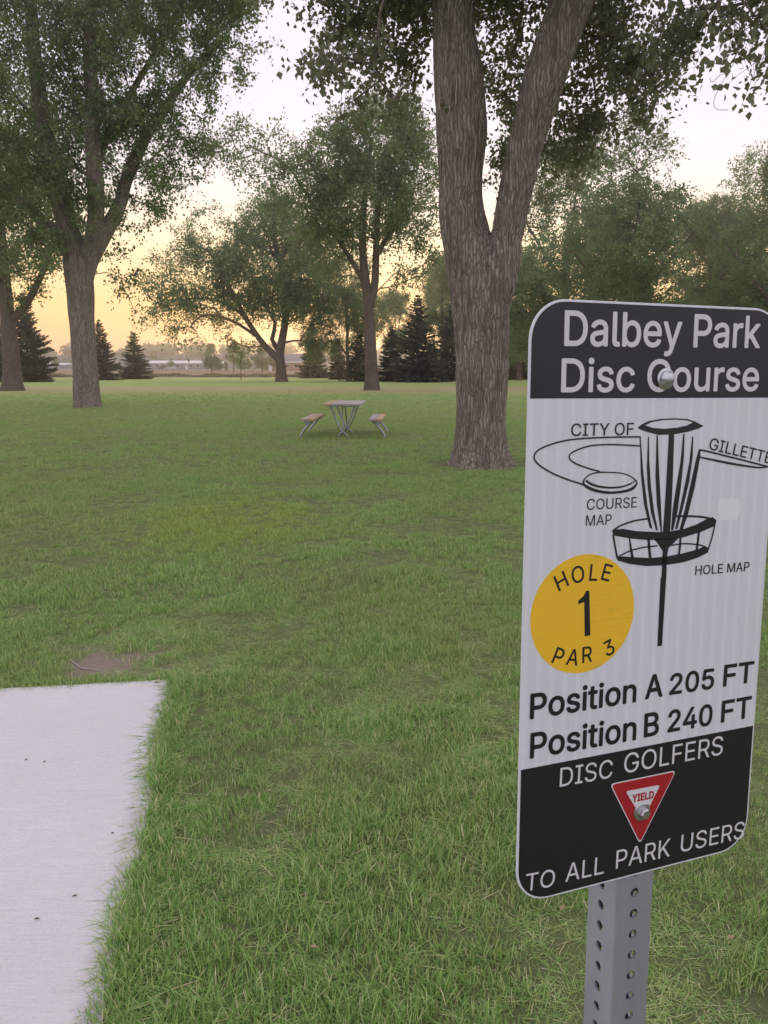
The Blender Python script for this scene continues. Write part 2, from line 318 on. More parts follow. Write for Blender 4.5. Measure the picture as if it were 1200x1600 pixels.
def build_tree(limbs, lobes, nat, seed, base, seg=.5, twigs=6, lpt=14, leaf=.09, twl=.5, tip=.008, twig_geo=True, nobranch=1.8, shell=2.0, hang=.35, hi=None, droop=0., tr=.012):
    """limbs: [(points (n,3), r0, r1)], first is the trunk; lobes: [(centre, (rx,ry,rz), weight)]. Returns trunk mesh, branches mesh, crown mesh, relative to base."""
    rng = np.random.default_rng(seed)
    N = 60000; pos = np.zeros((N, 3)); par = np.full(N, -1, int); rad = np.zeros(N); dirn = np.zeros((N, 3)); ok = np.zeros(N, bool); n = 0
    for li, (pts, r0, r1) in enumerate(limbs):
        pts = np.asarray(pts, float); L = np.linalg.norm(np.diff(pts, axis=0), axis=1).sum(); c = catmull(pts, max(2, int(L / len(pts) / seg)))
        prev = -1
        if li: prev = int(np.argmin(np.linalg.norm(pos[:n] - c[0], axis=1)))
        for i, p in enumerate(c):
            pos[n] = p; par[n] = prev; rad[n] = r0 + (r1 - r0) * i / (len(c) - 1); dirn[n] = (c[min(i + 1, len(c) - 1)] - c[max(i - 1, 0)]); dirn[n] /= np.linalg.norm(dirn[n]) + 1e-9
            ok[n] = (p[2] - base[2]) > nobranch; prev = n; n += 1
    nl = n
    w = np.array([a * b * c * ww for _, (a, b, c), ww in lobes]); cnt = rng.multinomial(nat, w / w.sum()); A = []
    for (ce, rr, _), k in zip(lobes, cnt):
        d = rng.normal(size=(k, 3)); d /= np.linalg.norm(d, axis=1)[:, None]; A.append(np.asarray(ce) + d * np.asarray(rr) * rng.random(k)[:, None] ** (1 / (3 * shell)))
    A = np.concatenate(A); A = A[A[:, 2] > 1.0]
    dd = np.array([np.linalg.norm(pos[:n][ok[:n]] - a, axis=1).min() for a in A]); tips = []
    for ai in np.argsort(dd):
        a = A[ai]; v = a - pos[:n]; d = np.linalg.norm(v, axis=1)
        cost = d + .5 * np.maximum(0, -v[:, 2]) - .35 * d * np.clip((v * dirn[:n]).sum(1) / (d + 1e-6), -1, 1) + np.where(ok[:n], 0, 1e6)
        j = int(np.argmin(cost)); L = d[j]
        if L < .05: tips.append(j); continue
        k = max(1, int(round(L / seg))); p0 = pos[j]; p1 = p0 + (dirn[j] * .45 + v[j] / L * .4 + np.array([0, 0, .12])) * L * .5
        prev = j; last = p0
        for i in range(1, k + 1):
            s = i / k; p = (1 - s) ** 2 * p0 + 2 * s * (1 - s) * p1 + s * s * a
            if i < k: p = p + rng.normal(size=3) * .05 * seg
            pos[n] = p; par[n] = prev; dirn[n] = (p - last) / (np.linalg.norm(p - last) + 1e-9); ok[n] = True; last = p; prev = n; n += 1
        tips.append(prev)
    # twigs
    LP, LL, TW, LC = [], [], [], []
    for tnode in tips:
        cb = rng.random()
        for q in range(twigs):
            d = dirn[tnode] * .6 + rng.normal(size=3) * .75; d[2] -= droop; d /= np.linalg.norm(d); l = twl * (.5 + rng.random()); s = np.linspace(0, 1, 4)[:, None]
            off = pos[par[tnode]] - pos[tnode] if par[tnode] >= 0 else 0
            st = pos[tnode] + off * rng.random() * .8
            cv = st + d * l * s + np.array([0, 0, -1.]) * (l * .25) * s * s
            if twig_geo: TW.append(tube(cv, np.linspace(tip * .5, tip * .2, 4), 3))
            m = max(1, rng.poisson(lpt)); u = rng.random(m) ** .7
            pp = cv[0] + (cv[-1] - cv[0]) * u[:, None] + rng.normal(size=(m, 3)) * leaf * .9
            LP.append(pp); LL.append(leaf * (.5 + .8 * rng.random(m))); LC.append(np.full(m, np.clip(cb + rng.normal() * .15, 0, 1)))
    # pipe-model radii, limbs keep theirs
    acc = np.zeros(n); child = [[] for _ in range(n)]
    for i in range(n - 1, -1, -1):
        if i >= nl: rad[i] = max(tr, acc[i] ** (1 / 2.4))
        if par[i] >= 0:
            child[par[i]].append(i)
            if i >= nl or par[i] >= nl: acc[par[i]] += rad[i] ** 2.4
    parts = []; trunk_parts = []; stack = [(-1, 0)] + [(par[i], i) for i in range(1, nl) if par[i] != i - 1]
    starts = {s[1] for s in stack}; seen = np.zeros(n, bool)
    while stack:
        p, i = stack.pop(); ch = [] if p < 0 else [p]; islimb = i < nl
        while True:
            ch.append(i); seen[i] = True; cs = [c for c in child[i] if not seen[c] and c not in starts]
            if islimb: nxt = [c for c in cs if c < nl]; nxt = nxt[0] if nxt else None
            else: nxt = max(cs, key=lambda c: rad[c]) if cs else None
            for c in cs:
                if c != nxt: stack.append((i, c))
            if nxt is None: break
            i = nxt
        if len(ch) < 2: continue
        rr = rad[ch].copy()
        if not islimb and p >= 0: rr[0] = min(rr[0], rr[1] * 1.25)
        if islimb and hi is not None: continue
        k = 12 if rr.max() > .15 else (7 if rr.max() > .05 else 4)
        if islimb:
            if p < 0:
                hz = pos[ch][:, 2] - base[2]; rr = rr * (1 + .3 * np.exp(-np.maximum(hz, 0) / .4))
            trunk_parts.append(tube(pos[ch], rr, k if p >= 0 else 16))
        else: parts.append(tube(pos[ch], rr, k))
    if hi is not None: trunk_parts = [hi_trunk(*h) for h in hi]
    b = np.asarray(base); tv, tf = cat_meshes(trunk_parts); bv, bf = cat_meshes(parts + TW)
    P = np.concatenate(LP); L = np.concatenate(LL)
    ridge = np.concatenate([p[2] if len(p) > 2 else np.full(len(p[0]), .6) for p in trunk_parts])
    return npmesh('trunk', tv - b, tf, {'ridge': ridge}), npmesh('branches', bv - b, bf, {'ridge': np.full(len(bv), .6)}), leaves_mesh('crown', P - b, L, rng, hang, clus=np.concatenate(LC))
def tree(name, base, meshes, label, group, bark, leafm, rotz=0., scale=1.):
    o = empty(name, base, label, 'tree', group); o.rotation_euler = (0, 0, rotz); o.scale = (scale,) * 3
    link('trunk', meshes[0], bark, o, True); link('branches', meshes[1], bark, o, True); c = link('crown', meshes[2], leafm, o); tag(c, kind='stuff')
    return o
def px_limb(pp, Y, r0, r1):
    """pp: [(px, py, depth offset)] at depth Y, radii in photo pixels"""
    P = np.array([ony(x, y, Y + d) for x, y, d in pp]); return (P, r0 * Y / FPX, r1 * Y / FPX)
def px_lobe(x, y, rx, ry, Y, dy=0., ryd=None, w=1.):
    k = Y / FPX; return (ony(x, y, Y + dy), (rx * k, (ryd if ryd is not None else rx * k), ry * k), w)

G_TREE = 'cottonwood trees on the park lawn'
# --- big forked cottonwood beside the sign
Y = onz(753, 727)[1]; k = Y / FPX
base = onz(753, 727); base[2] = gz(base[0], base[1])
P1 = [(752, 745), (752, 727), (752, 690), (752, 600), (753, 520), (748, 450), (735, 390), (724, 340), (719, 290), (720, 210), (716, 120), (709, 40), (705, -60), (708, -220), (735, -420), (760, -640)]
R1 = [41, 41, 39, 38.5, 39.5, 42, 38, 34, 32.5, 36, 34, 30, 28, 23, 17, 8]
P2 = [(757, 640), (757, 560), (765, 480), (781, 420), (791, 372), (803, 310), (817, 245), (834, 180), (855, 110), (884, 25), (915, -60), (965, -200), (1000, -380), (1010, -560)]
R2 = [10, 20, 30, 30, 25, 24.5, 25, 26.5, 29, 28, 27, 21, 14, 6]
w1 = np.array([ony(x, y, Y + .02 * i) for i, (x, y) in enumerate(P1)]); w2 = np.array([ony(x, y, Y - .08 + .0 * i - .05 * max(0, i - 5)) for i, (x, y) in enumerate(P2)])
r1 = np.array(R1) * k; r2 = np.array(R2) * k
limbs = [(w1, r1[3], r1[-1]), (w2[2:], r2[2], r2[-1]),
         px_limb([(716, 120, .3), (690, 60, 1.2), (640, 20, 2.2), (560, -10, 2.6)], Y, 12, 4),
         px_limb([(709, 20, .2), (640, -40, -1.2), (560, -60, -2.6), (480, -60, -3.6)], Y, 14, 4),
         px_limb([(740, 190, .6), (775, 150, 1.8), (800, 90, 2.8), (830, 40, 3.6)], Y, 13, 4),
         px_limb([(884, 40, -.5), (930, 60, .5), (980, 90, 1.2), (1030, 110, 1.6)], Y, 10, 3),
         px_limb([(915, -60, -.5), (1000, -70, -1.6), (1090, -40, -2.6), (1160, 0, -3.2)], Y, 12, 3)]
lobes = [px_lobe(600, 10, 95, 70, Y, 1.5, 1.6, 2.0), px_lobe(570, 125, 75, 38, Y, -1.5, .9, 2.6), px_lobe(520, 10, 45, 30, Y, .5, .7, 2.), px_lobe(650, 60, 50, 70, Y, 2.2, 1.2), px_lobe(655, 125, 32, 40, Y, 1.8, .8),
         px_lobe(790, 90, 70, 90, Y, 3.0, 1.3, 1.4), px_lobe(800, 215, 38, 65, Y, 3.2, .7, 1.3), px_lobe(860, 225, 40, 50, Y, 3., .8, 1.1), px_lobe(930, 130, 90, 75, Y, 1.5, 1.4, 1.5), px_lobe(985, 120, 75, 65, Y, 1., 1., 1.4), px_lobe(905, 205, 45, 45, Y, 2., .7, 1.4), px_lobe(930, 20, 70, 50, Y, 1.5, 1.2, 1.),
         px_lobe(1030, 60, 25, 40, Y, 1.0, .5), px_lobe(1130, 20, 70, 50, Y, -2.6, .7, 2.2), px_lobe(1180, 65, 45, 50, Y, -2.6, .5, 2.2), px_lobe(1075, 15, 35, 35, Y, -2.6, .5, 1.8),
         px_lobe(560, -150, 150, 110, Y, 0, 2.5), px_lobe(760, -250, 250, 200, Y, 1., 4), px_lobe(1000, -220, 220, 150, Y, -.5, 3.2), px_lobe(800, -520, 300, 220, Y, .5, 4, .8), px_lobe(640, -420, 200, 180, Y, 0, 3.2), px_lobe(980, -480, 200, 190, Y, 0, 3.2)]
ms = build_tree(limbs, lobes, 1700, 5, base, seg=.35, twigs=7, lpt=14, leaf=.088, twl=.5, tip=.009, nobranch=3.6, shell=1.4, hang=.5, tr=.009,
                hi=[(w1, r1, 190, 18, .34, .026, 17., 0), (w2, r2, 130, 18, 0., .022, 17., 3)])
mt_ = tree('cottonwood_tree', base, ms, 'large forked cottonwood with furrowed grey trunk just behind the sign', G_TREE, M['bark'], M['leaf_near'])

for pp_ in ([(1150, -20), (1148, 40), (1149, 88), (1140, 108), (1124, 118), (1113, 128), (1109, 122)], [(1143, 104), (1128, 130), (1116, 155), (1119, 170), (1138, 172)], [(1105, 30), (1100, 60), (1094, 88)]):
    v, f = tube(catmull(np.array([ony(x, y, Y - 2.6) for x, y in pp_]) - base, 5), .0035, 4); link('twig', npmesh('twig', v, f, {'ridge': np.full(len(v), .5)}), M['bark'], mt_, True)

# --- left cottonwood
base = onz(136, 637); Y = base[1]; base[2] = gz(base[0], base[1])
limbs = [px_limb([(136, 640, 0), (134, 590, 0), (129, 520, 0), (125, 450, 0), (118, 400, 0), (104, 350, .3), (80, 260, .6), (62, 150, .8), (50, 40, 1), (40, -150, 1)], Y, 22, 6),
         px_limb([(128, 450, 0), (140, 400, 0), (150, 340, -.3), (147, 250, -.6), (143, 150, -.9), (140, 40, -1), (150, -150, -1)], Y, 17, 5),
         px_limb([(135, 420, 0), (160, 370, .2), (185, 325, .5), (198, 280, .8), (218, 235, 1.), (250, 180, 1.2), (300, 110, 1.4), (350, 60, 1.4)], Y, 12, 3),
         px_limb([(110, 390, 0), (70, 350, 1), (20, 300, 2.5), (-60, 240, 3.4)], Y, 11, 3),
         px_limb([(146, 260, -.6), (190, 170, 1), (250, 70, 2), (300, -20, 2.4)], Y, 7, 2.5)]
hiB = [(limbs[0][0], np.array([20, 18.5, 18, 20, 19, 15, 13, 11, 9, 5]) * Y / FPX, 64, 10, .15, .022, 9., 0), (limbs[1][0], np.array([13, 14, 12, 11, 9.5, 8, 5]) * Y / FPX, 28, 7, 0, .02, 7., 0), (limbs[2][0], np.array([12, 12, 10, 9, 8, 6, 5, 3]) * Y / FPX, 20, 6, 0, .015, 7., 0), (limbs[3][0], np.array([12, 10, 7, 3]) * Y / FPX, 18, 6, 0, .015, 7., 0), (limbs[4][0], np.array([7, 5, 4, 2.5]) * Y / FPX, 16, 6, 0, .01, 7., 0)]
lobes = [px_lobe(60, 140, 130, 150, Y, 0, 3.2, 1.2), px_lobe(210, 90, 130, 110, Y, 0, 3.2, 1.2), px_lobe(330, 60, 85, 80, Y, .5, 2.), px_lobe(395, 40, 45, 60, Y, .5, 1.2, 1.2), px_lobe(300, 190, 95, 70, Y, 1, 2.), px_lobe(180, 240, 95, 80, Y, -.5, 2.6, 1.), px_lobe(50, 300, 90, 80, Y, -.5, 2.4, 1.3),
         px_lobe(250, 300, 60, 50, Y, 1, 1.6, 1.1), px_lobe(100, 370, 45, 40, Y, -1.5, 1, 1.3), px_lobe(170, 340, 45, 50, Y, -1.5, 1, .9), px_lobe(205, 480, 18, 30, Y, 1.5, .5, 1.4), px_lobe(20, 385, 75, 40, Y, -1, 1.5, 1.2), px_lobe(195, 425, 25, 45, Y, 1.5, .6, 1.6), px_lobe(85, 440, 22, 30, Y, 1, .6, 1.), px_lobe(-80, 200, 120, 160, Y, 0, 3.2), px_lobe(150, -120, 250, 170, Y, 0, 5, .9), px_lobe(340, -80, 110, 90, Y, 0, 3)]
ms = build_tree(limbs, lobes, 1250, 8, base, seg=.5, twigs=7, lpt=15, leaf=.115, twl=.75, tip=.01, nobranch=4.2, shell=1.2, hang=.5, hi=hiB, tr=.013)
tree('cottonwood_tree', base, ms, 'leafy cottonwood with pale streaked trunk at the left of the lawn', G_TREE, M['bark'], M['leaf'])

# --- far left cottonwood, cut by the picture edge
base = onz(20, 611); Y = base[1]; base[2] = gz(base[0], base[1])
limbs = [px_limb([(20, 614, 0), (18, 570, 0), (13, 510, 0), (8, 450, 0), (0, 350, .5), (-5, 200, 1)], Y, 15, 5), px_limb([(16, 500, 0), (38, 480, 0), (60, 440, -.5), (80, 390, -1), (95, 330, -1.5)], Y, 7, 2.5), px_limb([(8, 450, 0), (-30, 400, 1), (-70, 340, 2)], Y, 7, 3)]
lobes = [px_lobe(10, 330, 100, 90, Y, 0, 4.5), px_lobe(-50, 220, 130, 130, Y, 0, 5), px_lobe(85, 380, 55, 45, Y, -1, 2), px_lobe(15, 440, 55, 30, Y, 0, 2, 1.2), px_lobe(90, 430, 35, 25, Y, -1, 1.2)]
ms = build_tree(limbs, lobes, 520, 9, base, seg=.8, twigs=6, lpt=14, leaf=.17, twl=.9, twig_geo=False, nobranch=4, tr=.02)
tree('cottonwood_tree', base, ms, 'cottonwood with low side limb at the left edge, beyond the streaked trunk', G_TREE, M['bark_far'], M['leaf'])

# --- wide leaning tree by the open field
base = onz(440, 596.5); Y = base[1]; base[2] = gz(base[0], base[1])
limbs = [px_limb([(440, 598, 0), (439, 575, 0), (437, 555, 0), (441, 530, 0), (447, 490, 0), (445, 440, 0), (432, 390, 0), (425, 330, 0)], Y, 8.5, 2.5),
         px_limb([(436, 562, 0), (418, 545, 0), (400, 522, 0), (380, 490, -.5), (362, 455, -1), (345, 425, -1), (325, 390, -1)], Y, 5.5, 1.5),
         px_limb([(404, 528, 0), (375, 508, -1), (345, 495, -1.5), (315, 493, -2), (298, 510, -2)], Y, 2.6, 1), px_limb([(384, 496, 0), (355, 475, 1), (320, 466, 1.5), (270, 470, 2)], Y, 2.8, 1), px_limb([(437, 550, 0), (425, 530, 1), (430, 505, 1.5), (410, 470, 2), (390, 420, 2)], Y, 4, 1.5),
         px_limb([(444, 535, 0), (470, 532, .5), (495, 540, 1)], Y, 1.8, .8)]
lobes = [px_lobe(435, 400, 80, 75, Y, 0, 6), px_lobe(385, 430, 50, 60, Y, 0, 4), px_lobe(480, 430, 45, 60, Y, 0, 4), px_lobe(430, 345, 55, 45, Y, 0, 4), px_lobe(290, 430, 62, 55, Y, 0, 3.5, .9), px_lobe(270, 490, 38, 25, Y, 0, 2, 1.1), px_lobe(250, 455, 28, 40, Y, 0, 2, .9), px_lobe(340, 470, 50, 35, Y, 1, 3, .8), px_lobe(330, 365, 45, 45, Y, 0, 3, .7), px_lobe(280, 520, 30, 16, Y, 0, 1.5, .8), px_lobe(375, 535, 35, 20, Y, 2, 2, .6), px_lobe(490, 500, 35, 25, Y, 0, 2), px_lobe(440, 470, 60, 30, Y, 0, 4)]
ms = build_tree(limbs, lobes, 780, 21, base, seg=1.2, twigs=6, lpt=15, leaf=.25, twl=1.9, twig_geo=False, nobranch=3.2, tr=.035)
tree('shade_tree', base, ms, 'wide low-limbed tree leaning left in front of the open field', G_TREE, M['bark_far'], M['leaf'])

# --- centre cottonwood behind the picnic table
base = onz(581, 610); Y = base[1]; base[2] = gz(base[0], base[1])
limbs = [px_limb([(581, 612, 0), (580, 570, 0), (578, 520, 0), (575, 470, 0), (569, 420, 0), (566, 360, 0), (572, 290, .5), (580, 220, .5)], Y, 10.5, 3), px_limb([(577, 480, 0), (586, 440, 0), (588, 380, -.3), (592, 320, -.5), (615, 250, -.5)], Y, 7, 2.5),
         px_limb([(573, 450, 0), (560, 425, 0), (535, 385, -.5), (510, 350, -1), (480, 305, -1.5), (455, 265, -2)], Y, 4.5, 1.5), px_limb([(588, 400, -.3), (608, 365, .5), (630, 330, 1), (650, 290, 1)], Y, 4, 1.5)]
lobes = [px_lobe(590, 225, 75, 55, Y, 0, 4.2), px_lobe(525, 240, 50, 55, Y, 0, 3), px_lobe(640, 290, 48, 80, Y, 0, 3), px_lobe(560, 320, 85, 55, Y, 0, 4), px_lobe(480, 310, 55, 55, Y, -1, 2.6), px_lobe(400, 240, 55, 45, Y, -1.5, 2., .8), px_lobe(440, 215, 30, 30, Y, -1.5, 1.5, .8), px_lobe(640, 400, 45, 35, Y, 0, 2), px_lobe(600, 180, 50, 26, Y, 0, 2), px_lobe(520, 390, 40, 40, Y, 0, 2, .8), px_lobe(610, 440, 30, 25, Y, 1, 1.5, .7)]
ms_c = build_tree(limbs, lobes, 700, 31, base, seg=.8, twigs=6, lpt=15, leaf=.17, twl=1.35, twig_geo=False, nobranch=6.5, tr=.022)
tree('cottonwood_tree', base, ms_c, 'tall straight-trunked cottonwood behind the picnic table', G_TREE, M['bark_far'], M['leaf'])

# --- generic background trees: three shapes, copied
def generic(seed, H, W, nat, leaf, Hc, lean=0.):
    rng = np.random.default_rng(seed); b = np.zeros(3)
    limbs = [(np.array([[0, 0, -.2], [0, 0, H * .12], [.1 + lean * .2, .1, H * .3], [lean * .5, 0, H * .55], [lean, .2, H * .85]]), .42, .06)]
    for i in range(5):
        a = i * 2.4 + rng.random(); h = H * (.2 + .06 * i); rr = W * (.5 + .3 * rng.random())
        limbs.append((np.array([[lean * .15, 0, h], [math.cos(a) * rr * .4, math.sin(a) * rr * .4, h + H * .12], [math.cos(a) * rr, math.sin(a) * rr, h + H * .3]]), .2, .05))
    lobes = []
    for i in range(15):
        a = rng.random() * 6.28; u = rng.random(); z = Hc + (H - Hc) * u; rr = W * math.sin(math.pi * min(.96, .22 + u * .75)) * (.35 + .4 * rng.random()); s = W * (.28 + .2 * rng.random())
        lobes.append(((math.cos(a) * rr + lean * u, math.sin(a) * rr, z), (s, s, s * .85), 1.))
    lobes.append(((lean * .5, 0, (H + Hc) / 2), (W * .5, W * .5, (H - Hc) * .45), .5))
    return build_tree(limbs, lobes, nat, seed, b, seg=.9, twigs=6, lpt=15, leaf=leaf, twl=1.3, twig_geo=False, nobranch=H * .16, tr=.022)
GEN = [generic(101, 19, 7.5, 600, .2, 4), generic(102, 17, 6.2, 480, .2, 3.2, .8), generic(103, 20, 5.8, 420, .2, 6, -1.)]
def put(gi, px, Yd, rot, s, label, leafm='leaf', group='trees along the far side of the park'):
    x = (px - 600) / FPX * Yd; z = float(gz(x, Yd))
    return tree('park_tree', (x, Yd, z), GEN[gi], label, group, M['bark_far'], M[leafm], rot, s)
put(0, 965, 66, .3, 1.0, 'broad dense tree behind the top of the sign')
put(1, 1190, 60, 1.2, .95, 'dense tree cut by the right edge behind the sign')
put(2, 1085, 96, 2.2, 1.05, 'airy tall tree between the two dense trees behind the sign', 'leaf_pale')
put(1, 808, 112, 4., 1.0, 'dark-trunked tree between the forked trunk and the sign')
put(2, 690, 120, 5.1, .9, 'backlit tree just left of the forked trunk', 'leaf_pale')
put(0, 545, 100, 2.9, .78, 'dark forked tree left of the straight-trunked cottonwood')
put(2, 620, 150, .9, .8, 'pale tree beyond the straight-trunked cottonwood', 'leaf_pale')
put(0, 1165, 92, 4.4, 1.2, 'tree behind the right edge of the sign')
put(1, 870, 88, 5.3, 1.4, 'tall tree filling the gap between forked trunk and sign')
put(0, 730, 130, 1.1, 1.0, 'tree hidden behind the forked trunk')
put(0, 1290, 85, 5.5, 1.0, 'tree at the far right, mostly beyond the picture edge')
put(2, -40, 110, 2., .8, 'tree at the far left beyond the spruces')
# small far trees by the houses
G_FAR = 'small trees near the far houses'
for gi, px, Yd, s, lab, lm in [(1, 335, 210, .43, 'small pale tree left of the sapling, by the field', 'leaf_pale'), (2, 369, 230, .42, 'small thin tree right of the pale one, before the houses', 'leaf_pale'), (1, 413, 215, .42, 'small dark tree before the tan house', 'leaf'), (0, 273, 330, .22, 'small round tree before the long low building', 'shrub'), (0, 430, 250, .33, 'small tree close to the tan house wall', 'leaf')]:
    put(gi, px, Yd, px * .1, s, lab, lm, G_FAR)
for gi, px, Yd, s, lab in [(0, 348, 262, .16, 'dark round shrub before the short pale building'), (1, 358, 250, .17, 'greyish shrub right of the dark round shrub'), (0, 392, 280, .2, 'shrub between the thin tree and the small dark tree'), (1, 300, 400, .3, 'far tree above the right end of the long building'), (0, 250, 420, .3, 'far tree above the left end of the long building'), (1, 345, 430, .34, 'far tree behind the short pale building'), (0, 385, 400, .34, 'far tree beyond the lone sapling'), (2, 95, 300, .26, 'far tree between the two left trunks')]:
    put(gi, px, Yd, px * .17, s, lab, 'shrub' if Yd < 300 else 'leaf', 'low trees and shrubs around the far houses').name = 'shrub' if Yd < 300 else 'far_tree'
# sapling with a dark guard
Ys = onz(380, 594)[1]; xs = (380 - 600) / FPX * Ys; ob = empty('sapling', (xs, Ys, float(gz(xs, Ys))), 'thin young sapling alone at the far edge of the lawn', 'tree')
rng = np.random.default_rng(4); v, f = tube(np.array([[0, 0, -.1], [.02, 0, 1.2], [0, .05, 2.6], [.1, 0, 3.9]]), np.array([.07, .06, .045, .02]), 7); link('trunk', npmesh('trunk', v, f), M['bark_far'], ob, True)
u = rng.random(900); P = np.column_stack([rng.normal(size=900) * .42, rng.normal(size=900) * .42, 1.5 + 2.5 * u]); tag(link('crown', leaves_mesh('crown', P, np.full(900, .16), rng), M['leaf'], ob), kind='stuff')

# ------------------------------------------------------------------ spruces
def spruce_mesh(seed, H, W):
    rng = np.random.default_rng(seed); V_, F_ = [], []; n = 0; rn = []; wood = [tube(np.array([[0, 0, -.1], [0, 0, H * .5], [0, 0, H]]), np.array([.03 * W, .02 * W, .01]) * 2 + .01, 7)]
    z = .15
    while z < H * .985:
        u = 1 - z / H; rr = W * (u ** .85) * (.85 + .3 * rng.random()) + .08; nb = max(4, int(6 + 5 * u + rng.random() * 3))
        for i in range(nb):
            a = rng.random() * 6.28; L = rr * (.65 + .5 * rng.random()); up = .32 * (1 - u) - .10 * u + .12 * (rng.random() - .5); d = np.array([math.cos(a), math.sin(a), 0]); side = np.array([-d[1], d[0], 0])
            m = max(5, int(L / .10)); t = np.linspace(.12, 1, m)
            ctr = d[None] * (L * t)[:, None] + np.array([0, 0, 1.])[None] * (z + L * (up * t - .20 * t + .26 * t * t))[:, None]
            wood.append(tube(ctr[[0, m // 2, m - 1]], np.array([.03, .02, .008]), 3))
            for s in (-1, 1, 0):
                wl = (.16 + .26 * (1 - t)) * min(1.2, .35 + L * .45) * (.7 + .6 * rng.random(m))
                dd = d[None] * .75 + side[None] * s * .8 + rng.normal(size=(m, 3)) * .22; dd[:, 2] -= .12 if s else -.25
                pe = ctr + dd * wl[:, None]; nrm = np.cross(dd, rng.normal(size=(m, 3))); nrm /= np.linalg.norm(nrm, axis=1)[:, None] + 1e-9; h = nrm * (.05 + .03 * rng.random((m, 1)))
                V_.append(np.stack([ctr - h * .6, ctr + dd * wl[:, None] * .55 - h, pe, ctr + dd * wl[:, None] * .55 + h, ctr + h * .6], 1).reshape(-1, 3))
                i0 = n + np.arange(m)[:, None] * 5; F_.append(np.concatenate([i0 + np.array([[0, 1, 4]]), i0 + np.array([[1, 3, 4]]), i0 + np.array([[1, 2, 3]])])); n += 5 * m; rn.append(np.repeat(rng.random(m), 5))
        z += (.17 + .12 * rng.random()) * (H / 8) ** .5
    wv, wf = cat_meshes(wood)
    return npmesh('trunk', wv, wf), npmesh('crown', np.concatenate(V_), np.concatenate(F_), {'rnd': np.concatenate(rn)})
SPR = [spruce_mesh(1, 8, 2.5), spruce_mesh(2, 8, 3.1), spruce_mesh(3, 8, 2.0)]
G_SPR = 'spruces along the far edge of the lawn'
def spruce(si, px, base_y, top_y, label, wide=1.):
    b = onz(px, base_y); Yd = b[1]; t = ony(px, top_y, Yd); s = (t[2]) / 8
    o = empty('spruce_tree', (b[0], Yd, float(gz(b[0], Yd))), label, 'tree', G_SPR); o.scale = (s * wide, s * wide, s); o.rotation_euler = (0, 0, px * .7)
    link('trunk', SPR[si][0], M['bark_far'], o); tag(link('crown', SPR[si][1], M['needle'], o), kind='stuff')
spruce(0, 46, 597, 455, 'tall spruce between the two left trunks', 1.)
spruce(0, 160, 594, 498, 'spruce half hidden behind the streaked left trunk')
spruce(2, 212, 592.5, 517, 'small open-topped spruce right of the streaked left trunk', 1.5)
spruce(1, 489, 591, 503, 'dark squat spruce right of the leaning tree', .8)
spruce(0, 528, 593, 528, 'low spruce under the dark forked tree')
spruce(1, 562, 596, 515, 'spruce just left of the straight cottonwood trunk')
spruce(0, 652, 597, 458, 'large backlit spruce between straight cottonwood and forked trunk', 1.15)
spruce(2, 612, 596, 505, 'spruce just right of the straight cottonwood trunk', 1.2)
spruce(1, 706, 595, 470, 'dark spruce touching the left side of the forked trunk')
spruce(1, 792, 593, 520, 'low spruce behind the right side of the forked trunk')
spruce(1, 832, 593, 500, 'spruce at the left edge of the sign')
spruce(0, 900, 594, 480, 'spruce hidden low behind the sign')
spruce(2, 10, 597, 500, 'spruce at the left picture edge')

# ------------------------------------------------------------------ far field: ridge, wood, buildings
M['ridge'] = plain('ridge', (.10, .105, .075), .95, var=.4, scale=.02)
xs_ = np.linspace(-900, 900, 121); Yr = 720.
prof = 9 + 8 * vnoise(np.stack([xs_ * .006, xs_ * 0, xs_ * 0], -1), 7) + 3 * vnoise(np.stack([xs_ * .02, xs_ * 0, xs_ * 0], -1), 8)
rows = []
for t, hgt in ((-220, -2), (-120, .45), (-40, .85), (0, 1.), (120, .9), (400, -.5)):
    rows.append(np.column_stack([xs_, np.full_like(xs_, Yr + t), np.where(hgt > 0, prof * hgt, 1.0) + (0 if hgt > 0 else hgt)]))
V = np.concatenate(rows); n_ = len(xs_); ii = (np.arange(len(rows) - 1)[:, None] * n_ + np.arange(n_ - 1)[None]).ravel()
tag(link('hill', npmesh('hill', V, np.stack([ii, ii + 1, ii + n_ + 1, ii + n_], -1)), M['ridge'], smooth=True), kind='structure')
# wooded mass on the ridge and behind the houses
rng = np.random.default_rng(77); PP, LLn = [], []
for i in range(330):
    x = rng.uniform(-560, 520)
    if i < 190: yv = Yr + rng.uniform(-70, 20); zb = np.interp(x, xs_, prof) * .86; s = rng.uniform(4, 8)
    else: yv = rng.uniform(430, 620); x *= .62; zb = 1.8; s = rng.uniform(2.5, 5.5)
    m = 90; d = rng.normal(size=(m, 3)); d /= np.linalg.norm(d, axis=1)[:, None]
    PP.append(np.array([x, yv, zb + s * .75]) + d * np.array([s, s, s * .8]) * rng.random((m, 1)) ** .4); LLn.append(np.full(m, s * .42))
wd = link('far_wood', leaves_mesh('far_wood', np.concatenate(PP), np.concatenate(LLn), rng, .1, 1.), M['leaf']); tag(wd, 'dark line of trees on the far ridge behind the buildings', 'wood', kind='stuff')

